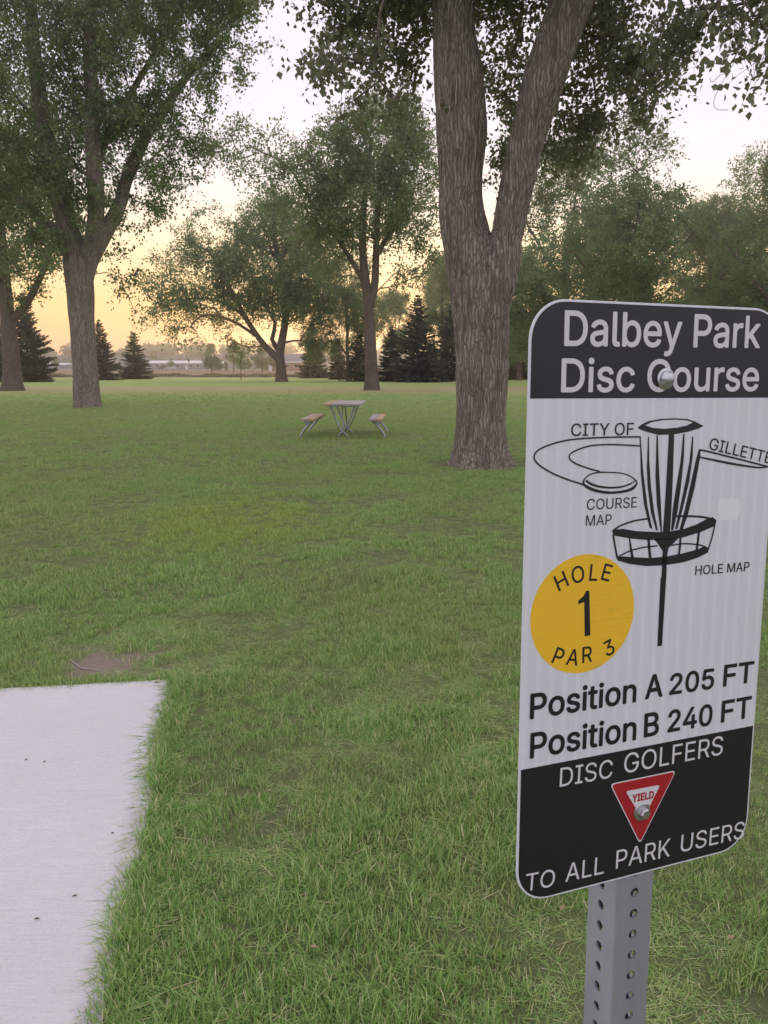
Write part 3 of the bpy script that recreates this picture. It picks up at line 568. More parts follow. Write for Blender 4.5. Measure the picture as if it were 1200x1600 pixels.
M['white_roof'] = plain('white_metal_roof', (.72, .72, .74), .4, .0, var=.06, scale=.4)
M['grey_wall'] = plain('grey_wall', (.30, .29, .31), .8, var=.1, scale=.6)
M['tan_wall'] = plain('tan_brick', (.38, .25, .18), .85, var=.15, scale=2.)
M['roof_grey'] = plain('grey_shingle', (.20, .19, .20), .85, var=.15, scale=3.)
M['white_trim'] = plain('white_trim', (.75, .74, .74), .6, var=.05)
M['window'] = plain('dark_glass', (.03, .035, .045), .1, var=.1)
def house(name, px0, px1, Yd, wall_h, roof_h, depth, wallm, roofm, label, nwin, doors=(), over=.5, hip=False):
    x0, x1 = (px0 - 600) / FPX * Yd, (px1 - 600) / FPX * Yd; W = x1 - x0; z = float(gz((x0 + x1) / 2, Yd)) - .05
    o = empty(name, ((x0 + x1) / 2, Yd, z), label, 'building')
    box('wall', wallm, o, (0, depth / 2, wall_h / 2), (W, depth, wall_h))
    hw = W / 2 + over; y0, y1 = -over, depth + over; ym = depth / 2; ins = ym * .8 if hip else 0; zt = wall_h
    v = [(-hw, y0, zt), (hw, y0, zt), (hw, y1, zt), (-hw, y1, zt), (-hw + ins, ym, zt + roof_h), (hw - ins, ym, zt + roof_h), (-hw, y0, zt + .18), (hw, y0, zt + .18), (hw, y1, zt + .18), (-hw, y1, zt + .18)]
    f = [(0, 3, 2, 1), (0, 1, 7, 6), (1, 2, 8, 7), (2, 3, 9, 8), (3, 0, 6, 9), (6, 7, 5, 4), (8, 9, 4, 5), (7, 8, 5), (9, 6, 4)]
    rf = link('roof', pymesh('roof', v, f), roofm, o)
    box('fascia', M['white_trim'], rf, (0, y0 - .03, zt + .02), (2 * hw, .05, .42))
    for i in range(nwin):
        xw = -W / 2 + W * (i + .5) / nwin
        if any(abs(xw - d_) < 1.5 for d_ in doors): continue
        w_ = box('window', M['white_trim'], o, (xw, -.02, wall_h * .58), (1.5, .08, 1.15)); box('pane', M['window'], w_, (xw, -.055, wall_h * .58), (1.3, .04, .95))
    for d_ in doors: box('door', M['white_trim'], o, (d_, -.03, 1.05), (1.1, .1, 2.1))
    return o
house('long_building', 236, 330, 360, 2.9, 1.2, 12, M['grey_wall'], M['white_roof'], 'long low grey building with white roof across the field', 9, (4.,))
house('mobile_home', 336, 352, 380, 3.0, .8, 5, M['grey_wall'], M['white_roof'], 'short pale building with white roof right of the long one', 2)
house('mobile_home', 322, 338, 420, 3.2, .8, 5, M['grey_wall'], M['white_roof'], 'pale building partly behind the small pale tree', 2)
house('brick_house', 417, 472, 270, 3.0, 2.9, 9, M['tan_wall'], M['roof_grey'], 'tan brick house with grey roof behind the leaning tree', 4, (-4.3,), .6)
house('farm_building', 74, 112, 430, 2.4, 1., 10, M['grey_wall'], M['white_roof'], 'low pale building far off between the two left trunks', 4)

# parked dark car by the long building
M['car_paint'] = plain('car_paint', (.035, .03, .045), .25, var=.05); M['tyre'] = plain('tyre', (.02, .02, .02), .9); M['rim'] = plain('rim', (.5, .5, .52), .3, .8); M['headlight'] = plain('headlight', (.8, .78, .7), .2)
M['silver_paint'] = plain('silver_paint', (.5, .5, .52), .3, .3, var=.04)
def car(px, Yd, rot, paint, label, tall=1.):
    x = (px - 600) / FPX * Yd; o = empty('parked_car', (x, Yd, float(gz(x, Yd)) + .02), label, 'car', 'cars parked by the far buildings'); o.rotation_euler = (0, 0, rot)
    prof = [(-2.25, .35), (-2.28, .75), (-2.15, .95), (-1.2, 1.02), (-.55, 1.5 * tall), (1.0, 1.55 * tall), (1.75, 1.08), (2.2, .98), (2.27, .6), (2.2, .33)]
    v = []; n = len(prof)
    for s in (-1, 1):
        for (a, b) in prof: v.append((a, s * (.88 - .16 * max(0, b - 1)), b))
    f = [tuple(range(n - 1, -1, -1)), tuple(range(n, 2 * n))] + [(i, (i + 1) % n, n + (i + 1) % n, n + i) for i in range(n)]
    body = link('body', pymesh('body', v, f), paint, o)
    for s in (-1, 1):
        w_ = [(-1.0, 1.07), (-.5, 1.42 * tall), (.9, 1.46 * tall), (1.45, 1.1)]; vv = [(a, s * (.905 - .16 * max(0, b - 1)), b) for a, b in w_]; link('side_window', pymesh('side_window', vv, [(0, 1, 2, 3)] if s > 0 else [(3, 2, 1, 0)]), M['window'], o)
    link('windscreen', pymesh('windscreen', [(-1.2, -.75, 1.06), (-.62, -.68, 1.46 * tall), (-.62, .68, 1.46 * tall), (-1.2, .75, 1.06)], [(0, 1, 2, 3)]), M['window'], o).location = (-.03, 0, .02)
    for a in (-1.4, 1.4):
        for s in (-1, 1):
            vv, ff = tube(np.array([[a, s * .68, .33], [a, s * .90, .33]]), .33, 18); w = link('wheel', pymesh('wheel', vv, [tuple(q) for q in ff] + [tuple(range(18)), tuple(range(35, 17, -1))]), M['tyre'], o)
            vv, ff = tube(np.array([[a, s * .89, .33], [a, s * .91, .33]]), .2, 12); link('rim', pymesh('rim', vv, [tuple(q) for q in ff] + [tuple(range(12)), tuple(range(23, 11, -1))]), M['rim'], w)
    for s in (-1, 1): box('headlight', M['headlight'], o, (-2.27, s * .62, .72), (.06, .34, .16))
car(262, 335, R(200), M['car_paint'], 'dark car parked in front of the long low building', 1.15)
car(271, 322, R(10), M['silver_paint'], 'pale car parked just right of the dark car')

# rough weeds along the lawn's far edge
rng = np.random.default_rng(15); n_ = 26000; yy = 152 + 14 * rng.random(n_) ** 1.5; xx = rng.uniform(-95, 95, n_) ; cl = vnoise(np.stack([xx * .35, yy * .35, xx * 0], -1), 4); kx = cl > .42
P = np.column_stack([xx, yy, gz(xx, yy)])[kx]; lv = leaves_mesh('weeds', P, (.35 + 1.1 * (cl[kx] - .4)), rng, -1.1, .4)
tag(link('rough_weeds', lv, M['dry']), 'rough dry weeds along the far edge of the lawn', 'weeds', kind='stuff')

# ------------------------------------------------------------------ picnic table and benches
def wood_mat(name, a_, b_):
    a = NT(name); a.set(.7, 0, .3); p = a.n('TexCoord').outputs['Object']; g = a.noise(9, a.mapping(p, (6, .7, 6)), 5, .6); a.base(a.mix(g, a_, b_)); a.bump(g, .3, .004); return a.m
M['plank_tan'] = wood_mat('plank_tan', (.42, .29, .17), (.60, .44, .27)); M['plank_grey'] = wood_mat('plank_grey', (.36, .32, .30), (.52, .46, .43)); M['plank_red'] = wood_mat('plank_red', (.42, .31, .25), (.56, .43, .35))
M['galv'] = plain('galvanised_pipe', (.42, .43, .44), .42, .85, var=.2, scale=25)
def local_frame(p_near, p_far):
    d = p_far - p_near; d[2] = 0; L = np.linalg.norm(d); d /= L; return d, np.array([d[1], -d[0], 0]), L   # forward, right, length
def pipe(name, parent, pts, r, origin, fwd, rgt, mat=None, n=6):
    W_ = np.array([fwd * p[1] + rgt * p[0] + np.array([0, 0, p[2]]) for p in pts]); c = catmull(W_, n)
    t_, n1, b1 = frames(c); v, f = tube(c, r, 10); return link(name, npmesh(name, v, f), mat or M['galv'], parent, True)
yaw = R(2.6); fwd = np.array([math.sin(yaw), math.cos(yaw), 0]); rgt = np.array([math.cos(yaw), -math.sin(yaw), 0])
def planks(parent, n, width, length, z, th, mats, gap=.008):
    w = (width - gap * (n - 1)) / n
    for i in range(n):
        xo = -width / 2 + w / 2 + i * (w + gap); c = rgt * xo; rot = Matrix.Rotation(-yaw, 4, 'Z')
        box('plank', mats[i], parent, (c[0], c[1], z), (w, length, th), rot, .006)
TC = (onz(502, 633, .72) + onz(563, 634, .72) + onz(518.7, 625.6, .72) + onz(575, 626.2, .72)) / 4
TL = 1.95; TY = 18.0; cxp = 539.5
tb = onz(cxp, 677.5, 0); tbx, tby = tb[0], tb[1]
tbl = empty('picnic_table', (tbx, tby, float(gz(tbx, tby))), 'picnic table with plank top on splayed metal pipe legs', 'table')
planks(tbl, 4, .86, TL, .72, .045, [M['plank_tan'], M['plank_grey'], M['plank_grey'], M['plank_grey']])
for s in (-.62, .62): box('cross_bar', M['galv'], tbl, tuple(fwd * s + np.array([0, 0, .68])), (.7, .05, .035), Matrix.Rotation(-yaw, 4, 'Z'))
for s in (-.58, .58):
    for q in (-1, 1): pipe('leg', tbl, [(q * .27, s, .665), (q * .17, s, .42), (q * .06, s + .01 * q, .17), (q * -.05, s + .015 * q, .06), (q * -.12, s + .015 * q, .0), (q * -.15, s + .015 * q, -.04)], .021, tb, fwd, rgt)
    pipe('brace', tbl, [(0.0, s * .98, .16), (-.02, s * .75, .42), (-.03, s * .5, .69)], .016, tb, fwd, rgt)
def bench(pn, pf, label, sgn):
    c = (pn + pf) / 2; o = empty('bench', (c[0], c[1], float(gz(c[0], c[1]))), label, 'bench', 'benches beside the picnic table')
    planks(o, 2, .30, 1.95, .42, .045, [M['plank_red'], M['plank_tan']] if sgn < 0 else [M['plank_grey'], M['plank_tan']])
    for s in (-.72, .62):
        pipe('leg', o, [(-sgn * .10, s, .395), (-sgn * .02, s, .33), (sgn * .07, s, .24), (sgn * .16, s, .12), (sgn * .19, s, .04), (sgn * .15, s, -.03)], .022, c, fwd, rgt)
        x0, x1, xt = -.13, .13, sgn * .06
        vv = [fwd * (s + e) + rgt * a + np.array([0, 0, z]) for e in (-.006, .006) for a, z in ((x0, .395), (x1, .395), (xt, .24))]
        link('bracket', pymesh('bracket', vv, [(0, 1, 2), (5, 4, 3), (0, 3, 4, 1), (1, 4, 5, 2), (2, 5, 3, 0)]), M['galv'], o)
bl = onz(490, 651, .42); br_ = onz(590, 651, .42)
bench(bl - fwd * .5, bl + fwd * .5, 'plank bench with curved pipe legs left of the picnic table', -1)
bench(br_ - fwd * .5, br_ + fwd * .5, 'plank bench with curved pipe legs right of the picnic table', 1)

# ------------------------------------------------------------------ the sign
SIGN_P = np.array([.13413, .73908, EYE + .0649]); SW, SHT = .305, .609
def rot3(a, b, c):
    return np.array(Matrix.Rotation(a, 3, 'Z') @ Matrix.Rotation(b, 3, 'X') @ Matrix.Rotation(c, 3, 'Y'))
SM = rot3(.3566, -.03148, .00894)
S_U = SM @ np.array([1., 0, 0]); S_V = SM @ np.array([0, 0, -1.]); S_N = SM @ np.array([0, -1., 0])
def uv(x, y):
    """photo pixel -> (u, v) on the sign plate"""
    d = ray(x, y); t = ((SIGN_P - CAMP) @ S_N) / (d @ S_N); q = CAMP + d * t - SIGN_P; return np.array([q @ S_U, q @ S_V])
SIGN_MAT = Matrix([[*[S_U[i] for i in range(3)]], [*[-S_V[i] for i in range(3)]], [*[S_N[i] for i in range(3)]]]).transposed()
sign = empty('park_sign', tuple(SIGN_P + S_V * SHT), 'white and black disc golf park sign bolted to a metal post', 'sign')
sign.rotation_euler = SIGN_MAT.to_euler()
# local sign frame: x right, y up from the bottom-left corner, z out of the face
def loc(p): return (p[0], SHT - p[1])
def signmat(name, c, rough=.45, var=.06):
    a = NT(name); a.set(rough, 0, .5); p = a.n('TexCoord').outputs['Object']; nz = a.noise(40, p, 4); a.base(a.mix(nz, tuple(x * (1 - var) for x in c), tuple(min(1, x * (1 + var)) for x in c)))
    a.l(a.math('ADD', a.math('MULTIPLY', a.noise(9, p, 4), .25), rough - .12), a.p.inputs['Roughness']); return a.m
def sheeting():
    a = NT('reflective_sheeting'); p = a.n('TexCoord').outputs['Object']; s = a.n('SeparateXYZ'); a.l(p, s.inputs[0])
    band = a.math('SINE', a.math('MULTIPLY', s.outputs[0], 2 * math.pi / .0155)); nz = a.noise(6, p, 3)
    vo = a.n('TexVoronoi'); vo.inputs['Scale'].default_value = 480; a.l(p, vo.inputs['Vector'])
    c = a.mix(a.math('MULTIPLY', a.ramp(band, [(.35, (0, 0, 0)), (.75, (1, 1, 1))]), .45), (.74, .755, .79), (.86, .87, .90)); c = a.mix(a.math('MULTIPLY', vo.outputs['Distance'], .25), c, (.66, .66, .69)); c = a.mix(a.ramp(nz, [(.55, (0, 0, 0)), (.8, (.35,) * 3)]), c, (.68, .67, .68)); a.base(c)
    a.set(.38, 0, .5); a.bump(vo.outputs['Distance'], .12, .001); return a.m
M['sheet'] = sheeting(); M['ink'] = signmat('black_ink', (.014, .014, .016), .42); M['yellow'] = None; M['red'] = signmat('red_ink', (.42, .012, .02), .5); M['white_ink'] = signmat('white_lettering', (.72, .71, .72), .5); M['alu'] = plain('aluminium', (.6, .6, .6), .4, .7, var=.1)
def yellow_mat():
    a = NT('yellow_sticker'); a.set(.5, 0, .4); p = a.n('TexCoord').outputs['Object']; st = a.noise(22, a.mapping(p, (1, 9, 1), rot=(0, 0, R(-12))), 5, .7, 1.2); m_ = a.noise(14, p, 3)
    a.base(a.mix(a.math('MULTIPLY', a.ramp(st, [(.52, (0, 0, 0)), (.66, (1, 1, 1))]), a.math('MULTIPLY', a.ramp(m_, [(.45, (0, 0, 0)), (.6, (1, 1, 1))]), .55)), (.93, .57, .03), (.62, .36, .03))); return a.m
M['yellow'] = yellow_mat()
def rrect(x0, y0, x1, y1, r, n=10, corners=(1, 1, 1, 1)):
    o = []
    for (cx, cy, a0), on in zip(((x1 - r, y1 - r, 0), (x0 + r, y1 - r, 90), (x0 + r, y0 + r, 180), (x1 - r, y0 + r, 270)), corners):
        if on: o += [(cx + r * math.cos(R(a0 + 90 * i / n)), cy + r * math.sin(R(a0 + 90 * i / n))) for i in range(n + 1)]
        else: o.append({0: (x1, y1), 90: (x0, y1), 180: (x0, y0), 270: (x1, y0)}[a0])
    return o
def slab(name, poly, z0, z1, mat, parent=None, bevel=0):
    n = len(poly); A = sum(poly[i][0] * poly[(i + 1) % n][1] - poly[(i + 1) % n][0] * poly[i][1] for i in range(n))
    if A < 0: poly = poly[::-1]
    v = [(x, y, z0) for x, y in poly] + [(x, y, z1) for x, y in poly]; f = [tuple(range(n - 1, -1, -1)), tuple(range(n, 2 * n))] + [(i, (i + 1) % n, n + (i + 1) % n, n + i) for i in range(n)]
    return link(name, pymesh(name, v, f), mat, parent if parent is not None else sign)
Z0 = .0002
plate = slab('plate', rrect(0, 0, SW, SHT, .038), -.0022, 0, M['sheet']); 
bvm = plate.modifiers.new('edge', 'BEVEL'); bvm.width = .0006; bvm.segments = 2; bvm.limit_method = 'ANGLE'
IN = .0022; vb1, vb2 = SHT - .0916, SHT - .4603
slab('black_band', rrect(IN, vb1, SW - IN, SHT - IN, .036, corners=(1, 1, 0, 0)), .00002, Z0, M['ink'])
slab('black_band', rrect(IN, IN, SW - IN, vb2, .036, corners=(0, 0, 1, 1)), .00002, Z0, M['ink'])
# lettering
FONT = None
try: FONT = bpy.data.fonts.load(bpy.utils.system_resource('DATAFILES', path='fonts') + '/Inter.woff2')
except Exception: FONT = None
def text_mesh(s, bold=0., spacing=1.):
    cu = bpy.data.curves.new('t', 'FONT'); cu.body = s
    if FONT: cu.font = FONT
    cu.space_character = spacing; cu.resolution_u = 5; cu.fill_mode = 'NONE'
    o = bpy.data.objects.new('t', cu); COL.objects.link(o); dg = bpy.context.evaluated_depsgraph_get(); me = bpy.data.meshes.new_from_object(o.evaluated_get(dg)); bpy.data.objects.remove(o)
    from mathutils.geometry import delaunay_2d_cdt
    co = np.array([(v.co.x, v.co.y) for v in me.vertices]); ee_ = [tuple(e.vertices) for e in me.edges]
    cut = [0] + [i + 1 for i in range(len(co) - 1) if (i, i + 1) not in ee_ and (i + 1, i) not in ee_] + [len(co)]
    seg_ = np.array([(i, i + 1 if i + 1 < b else a_) for a_, b in zip(cut[:-1], cut[1:]) for i in range(a_, b)]); A_, B_ = co[seg_[:, 0]], co[seg_[:, 1]]
    vv, ee, ff, *_ = delaunay_2d_cdt([Vector(p) for p in co], [tuple(map(int, e)) for e in seg_], [], 0, 1e-6)
    out = []
    for q in ff:
        p = np.array([vv[i] for i in q]); c = p.mean(0)   # winding number of the outline round the triangle's centre
        up = (A_[:, 1] <= c[1]) & (B_[:, 1] > c[1]); dn = (A_[:, 1] > c[1]) & (B_[:, 1] <= c[1]); side = (B_[:, 0] - A_[:, 0]) * (c[1] - A_[:, 1]) - (c[0] - A_[:, 0]) * (B_[:, 1] - A_[:, 1])
        if (up & (side > 0)).sum() - (dn & (side < 0)).sum() == 0: continue
        ar = sum(p[i][0] * p[(i + 1) % len(p)][1] - p[(i + 1) % len(p)][0] * p[i][1] for i in range(len(p)))
        out.append(tuple(q) if ar > 0 else tuple(reversed(q)))
    return pymesh('lettering', [(v.x, v.y, 0) for v in vv], out)
def embolden(me, r):
    """thicken strokes: the outline repeated on a small ring, each copy a hair higher"""
    if r <= 0: return me
    v = np.array([x.co for x in me.vertices]); f = [tuple(p.vertices) for p in me.polygons]; V_, F_ = [], []
    for i in range(9):
        d = np.zeros(3) if i == 8 else np.array([math.cos(i * math.pi / 4) * r, math.sin(i * math.pi / 4) * r, 0]); d[2] = i * 1.5e-5
        F_ += [tuple(len(V_) + j for j in q) for q in f]; V_ += list(v + d)
    return pymesh('lettering', V_, F_)
CAPH = None
def cap_h():
    global CAPH
    if CAPH is None: m = text_mesh('H'); CAPH = max(v.co.y for v in m.vertices)
    return CAPH
def lettering(s, bl_, br2, tl, mat, bold=0., z=Z0 * 2, name='lettering', parent=None):
    """baseline left/right and cap-height top-left in photo pixels"""
    A, B, T = (np.array(loc(uv(*p))) for p in (bl_, br2, tl)); d = B - A; W_ = np.linalg.norm(d); ex = d / W_; ey = np.array([-ex[1], ex[0]]); h = (T - A) @ ey
    me = text_mesh(s, bold); co = np.array([v.co for v in me.vertices]); x0, x1 = co[:, 0].min(), co[:, 0].max()
    xx_ = (co[:, 0] - x0) / (x1 - x0) * W_; yy_ = co[:, 1] / cap_h() * h
    for v, a, b in zip(me.vertices, xx_, yy_): p = A + ex * a + ey * b; v.co = (p[0], p[1], z)
    me.update(); me = embolden(me, bold * h / cap_h()); return link(name, me, mat, parent if parent is not None else sign)
def letter_at(ch, cpx, hgt, ang, mat, bold=0., wid=1., z=Z0 * 2):
    c = np.array(loc(uv(*cpx))); me = text_mesh(ch, bold); co = np.array([v.co for v in me.vertices]); k_ = hgt / cap_h(); co = co - np.array([(co[:, 0].min() + co[:, 0].max()) / 2, (co[:, 1].min() + co[:, 1].max()) / 2, 0])
    ca, sa = math.cos(ang), math.sin(ang)
    for v, q in zip(me.vertices, co): x, y = q[0] * k_ * wid, q[1] * k_; v.co = (c[0] + ca * x - sa * y, c[1] + sa * x + ca * y, z)
    me.update(); me = embolden(me, bold * k_); return link('lettering', me, mat, sign)
WI, IK = M['white_ink'], M['ink']
lettering('Dalbey Park', (882, 539.5), (1186, 543), (885, 486), WI, .012)
lettering('Disc Course', (877, 612), (1183.5, 610), (879, 561), WI, .012)
lettering('CITY OF', (892, 681.3), (989.4, 679.3), (892, 662), IK, .004)
lettering('GILLETTE', (1106.8, 701.8), (1203, 724.5), (1110, 683.5), IK, .004)
lettering('COURSE', (916.5, 796.7), (994.5, 792.7), (916.5, 780), IK)
lettering('MAP', (915, 821.8), (955, 819.4), (915, 805.5), IK)
lettering('HOLE MAP', (1085.7, 898.4), (1170, 891.7), (1086, 884), IK, .003)
for s_, a_, b_, t_ in (('Position', (828.5, 1122.7), (992.5, 1096), (829.5, 1085)), ('A', (1008.3, 1091.7), (1034, 1087), (1009, 1056.5)), ('205', (1046, 1085), (1114, 1075), (1047, 1054)), ('FT', (1130, 1072), (1175.5, 1065), (1131, 1040)),
                       ('Position', (828.5, 1184.3), (992.5, 1155), (829.5, 1146.3)), ('B', (1006.5, 1151.4), (1028, 1147), (1007, 1116)), ('240', (1043.3, 1143.5), (1111, 1132), (1044, 1111)), ('FT', (1126.7, 1128.3), (1171.7, 1120), (1127.5, 1096))):
    lettering(s_, a_, b_, t_, IK, .016)
for s_, a_, b_, t_ in (('DISC', (874, 1229.3), (956, 1214.5), (875, 1200)), ('GOLFERS', (974.3, 1208.5), (1128.3, 1178.3), (975, 1178)), ('TO', (820, 1393), (865.7, 1384), (820, 1366)), ('ALL', (882.7, 1378), (942.7, 1364.5), (883, 1350)), ('PARK', (961.7, 1357.5), (1046, 1337.3), (962.3, 1329)), ('USERS', (1062.7, 1331.5), (1161.7, 1309), (1063.5, 1304.5))):
    lettering(s_, a_, b_, t_, WI, 0.)
# yellow hole marker
cu_, cv_, cr_ = .06974, .30602, .06129
disc = slab('hole_marker', [(cu_ + cr_ * math.cos(i / 64 * 6.28318), SHT - cv_ + cr_ * math.sin(i / 64 * 6.28318)) for i in range(64)], .00002, Z0, M['yellow'])
def cpx(x, y): return (800 + x / 3, 840 + y / 3)
for ch, p in (('H', (230, 203)), ('O', (308, 172)), ('L', (383, 163)), ('E', (444, 163))):
    q = np.array(loc(uv(*cpx(*p)))) - np.array([cu_, SHT - cv_]); letter_at(ch, cpx(*p), .0168, (math.atan2(q[1], q[0]) - math.pi / 2) * .6 + .06, IK, .006, .95)
for ch, p in (('P', (218, 555)), ('A', (285, 560)), ('R', (352, 547)), ('3', (454, 516))):
    q = np.array(loc(uv(*cpx(*p)))) - np.array([cu_, SHT - cv_]); letter_at(ch, cpx(*p), .0165, (math.atan2(q[1], q[0]) + math.pi / 2) * .6 - .05, IK, .006, .95)
def traced(name, pts, mat, z=Z0 * 2, parent=None): return slab(name, [loc(uv(*p)) for p in pts], .00005, z, mat, parent)
traced('lettering', [cpx(*p) for p in ((340, 462), (366, 458), (362, 248), (346, 250), (336, 272), (310, 296), (311, 312), (338, 300))], IK)
# drawing: ribbons on the plate
def ribbon(name, pts, w, mat=None, z=Z0 * 2, n=8, closed=False):
    """pts in photo px, w in px (number or list)"""
    P_ = np.array([loc(uv(*p)) for p in pts]); w = np.broadcast_to(np.asarray(w, float), (len(pts),)) * .00070 / 1.
    c = catmull(np.column_stack([P_, w]), n) if n > 1 else np.column_stack([P_, w]); t = np.gradient(c[:, :2], axis=0); t /= np.linalg.norm(t, axis=1)[:, None] + 1e-12; nn = np.column_stack([-t[:, 1], t[:, 0]]) * c[:, 2:3] / 2
    a, b = c[:, :2] + nn, c[:, :2] - nn; m = len(c); v = [(x, y, z) for x, y in a] + [(x, y, z) for x, y in b]; f = [(i, m + i, m + i + 1, i + 1) for i in range(m - 1)]
    return link(name, pymesh(name, v, f), mat or IK, sign)
def c6(x, y): return (820 + x / 6.316, 630 + y / 6.316)
def c7(x, y): return (940 + x / 4.615, 640 + y / 4.615)
LN = 'emblem_line'
ribbon(LN, [c6(*p) for p in ((1138, 332), (900, 334), (620, 345), (420, 365), (250, 408), (130, 465), (90, 530), (130, 600), (250, 680), (400, 745), (575, 803))], 2.3)
ribbon(LN, [c6(*p) for p in ((1135, 422), (980, 412), (830, 408), (660, 418), (530, 455), (450, 500), (440, 545), (500, 595), (620, 640), (740, 675))], 2.2)
ribbon(LN, [c6(*p) for p in ((575, 790), (590, 745), (650, 700), (740, 682), (830, 682), (950, 690), (1040, 720), (1095, 765), (1105, 800))], [3.5, 2, 1.8, 2, 1.8, 1.6, 1.6, 2, 3])
ribbon(LN, [c6(*p) for p in ((572, 795), (620, 830), (700, 862), (800, 880), (900, 880), (1000, 865), (1070, 835), (1106, 790))], [3, 4.2, 4.2, 3.8, 3.6, 4, 4.4, 2.5])
ribbon(LN, [c6(*p) for p in ((600, 762), (660, 800), (750, 825), (850, 833), (950, 825), (1040, 795), (1090, 760))], [3, 3.2, 3, 2.8, 2.6, 2.2, 1.2])
# basket: chain support top
top = [c7(*p) for p in ((262, 128), (290, 105), (340, 82), (430, 66), (530, 62), (620, 68), (670, 85), (735, 118), (700, 135), (620, 160), (520, 178), (410, 182), (320, 158), (275, 142))]
traced('basket_top', top, IK); traced('basket_top_disc', [c7(*p) for p in ((312, 112), (370, 88), (450, 76), (530, 73), (610, 78), (655, 92), (610, 115), (540, 130), (450, 138), (370, 132))], M['sheet'], Z0 * 3)
for pts in ([(275, 200), (280, 200), (300, 460), (330, 700), (365, 860), (345, 850), (305, 680), (282, 460)], [(334, 195), (340, 195), (342, 350), (355, 560), (378, 740), (405, 870), (392, 870), (355, 740), (332, 560), (326, 420)],
            [(396, 185), (404, 185), (412, 420), (424, 640), (434, 880), (425, 880), (398, 680), (388, 480)], [(485, 175), (522, 175), (512, 500), (500, 760), (490, 900), (440, 900), (455, 700), (470, 450)],
            [(588, 175), (597, 175), (592, 340), (570, 560), (545, 740), (515, 870), (500, 870), (512, 720), (540, 540), (568, 380)], [(652, 195), (659, 195), (655, 340), (630, 520), (590, 690), (545, 860), (530, 860), (575, 660), (612, 480), (632, 380)],
            [(700, 290), (712, 285), (710, 340), (670, 560), (620, 760), (585, 860), (560, 870), (600, 720), (645, 520), (680, 360)]):
    traced('chain', [c7(*p) for p in pts], IK)
ribbon(LN, [c7(*p) for p in ((277, 195), (279, 265))], 2., n=1)
ribbon(LN, [c7(*p) for p in ((703, 290), (760, 300), (900, 335), (1060, 375), (1200, 412))], 2.6); ribbon(LN, [c7(*p) for p in ((703, 342), (800, 362), (930, 388), (1050, 408), (1140, 418), (1200, 412))], [2.2, 3, 3.5, 3, 2.6, 2])
# basket rim, cage and pole
traced('basket_rim', [c7(*p) for p in ((75, 880), (80, 865), (130, 862), (150, 858), (250, 876), (380, 882), (470, 882), (600, 858), (690, 825), (755, 790), (800, 775), (828, 800), (815, 838), (720, 880), (590, 920), (470, 938), (330, 940), (200, 928), (90, 908))], IK)
ribbon(LN, [c7(*p) for p in ((85, 868), (140, 835), (230, 803), (330, 786))], 2.6); ribbon(LN, [c7(*p) for p in ((540, 768), (640, 768), (740, 776), (815, 796))], 3)
traced('basket_base', [c7(*p) for p in ((110, 1062), (160, 1058), (230, 1064), (350, 1070), (470, 1058), (590, 1035), (690, 1008), (740, 985), (770, 995), (766, 1030), (690, 1068), (590, 1100), (450, 1122), (320, 1128), (200, 1112), (115, 1088))], IK)
for pts, w in (([(82, 900), (95, 980), (112, 1070)], 3), ([(200, 925), (208, 990), (222, 1068)], [2, 3.5, 4.5]), ([(338, 930), (342, 1000), (350, 1072)], 4.5), ([(568, 915), (564, 980), (556, 1050)], 3.8), ([(700, 875), (694, 940), (684, 1010)], 4.2), ([(815, 830), (795, 920), (766, 1010)], 2.6)):
    ribbon(LN, [c7(*p) for p in pts], w, n=3)
ribbon(LN, [c7(*p) for p in ((120, 1060), (200, 1020), (300, 993), (400, 982))], 2.2); ribbon(LN, [c7(*p) for p in ((500, 978), (600, 966), (700, 975), (750, 990))], 2.2)
traced('basket_pole', [c7(*p) for p in ((375, 930), (560, 920), (480, 1000), (468, 1070), (466, 1200))] + [(1040.5, 905), (1034, 1009), (1027, 1009.5), (1032, 905)] + [c7(*p) for p in ((432, 1200), (440, 1020), (400, 960))], IK)
M['residue'] = signmat('tape_residue', (.83, .84, .86), .7); traced('tape_residue', [c7(*p) for p in ((850, 640), (985, 640), (1005, 700), (975, 800), (850, 798), (838, 720))], M['residue'], .00015)
# yield sticker
def c8(x, y): return (930 + x / 8, 1180 + y / 8)
def tri(pts, r, z0, z1, mat, name, parent=None):
    P_ = [np.array(loc(uv(*c8(*p)))) for p in pts]; o = []
    for i in range(3):
        a, b, c = P_[i - 1], P_[i], P_[(i + 1) % 3]; d1 = (a - b) / np.linalg.norm(a - b); d2 = (c - b) / np.linalg.norm(c - b)
        for s in np.linspace(0, 1, 8): o.append(tuple(b + d1 * r * (1 - s) ** 2 + d2 * r * s ** 2))
    return slab(name, o, z0, z1, mat, parent)
yt = tri(((180, 358), (1012, 186), (555, 1110)), .0065, .0002, .0004, M['white_ink'], 'yield_sticker')
tri(((200, 368), (995, 203), (556, 1085)), .0055, .0003, .0006, M['red'], 'red_border', yt); tri(((375, 448), (808, 366), (590, 800)), .004, .0004, .0008, M['white_ink'], 'white_centre', yt)
lettering('YIELD', (987.3, 1252.5), (1020, 1246), (987.3, 1241.8), M['red'], .03, .0010, parent=yt)
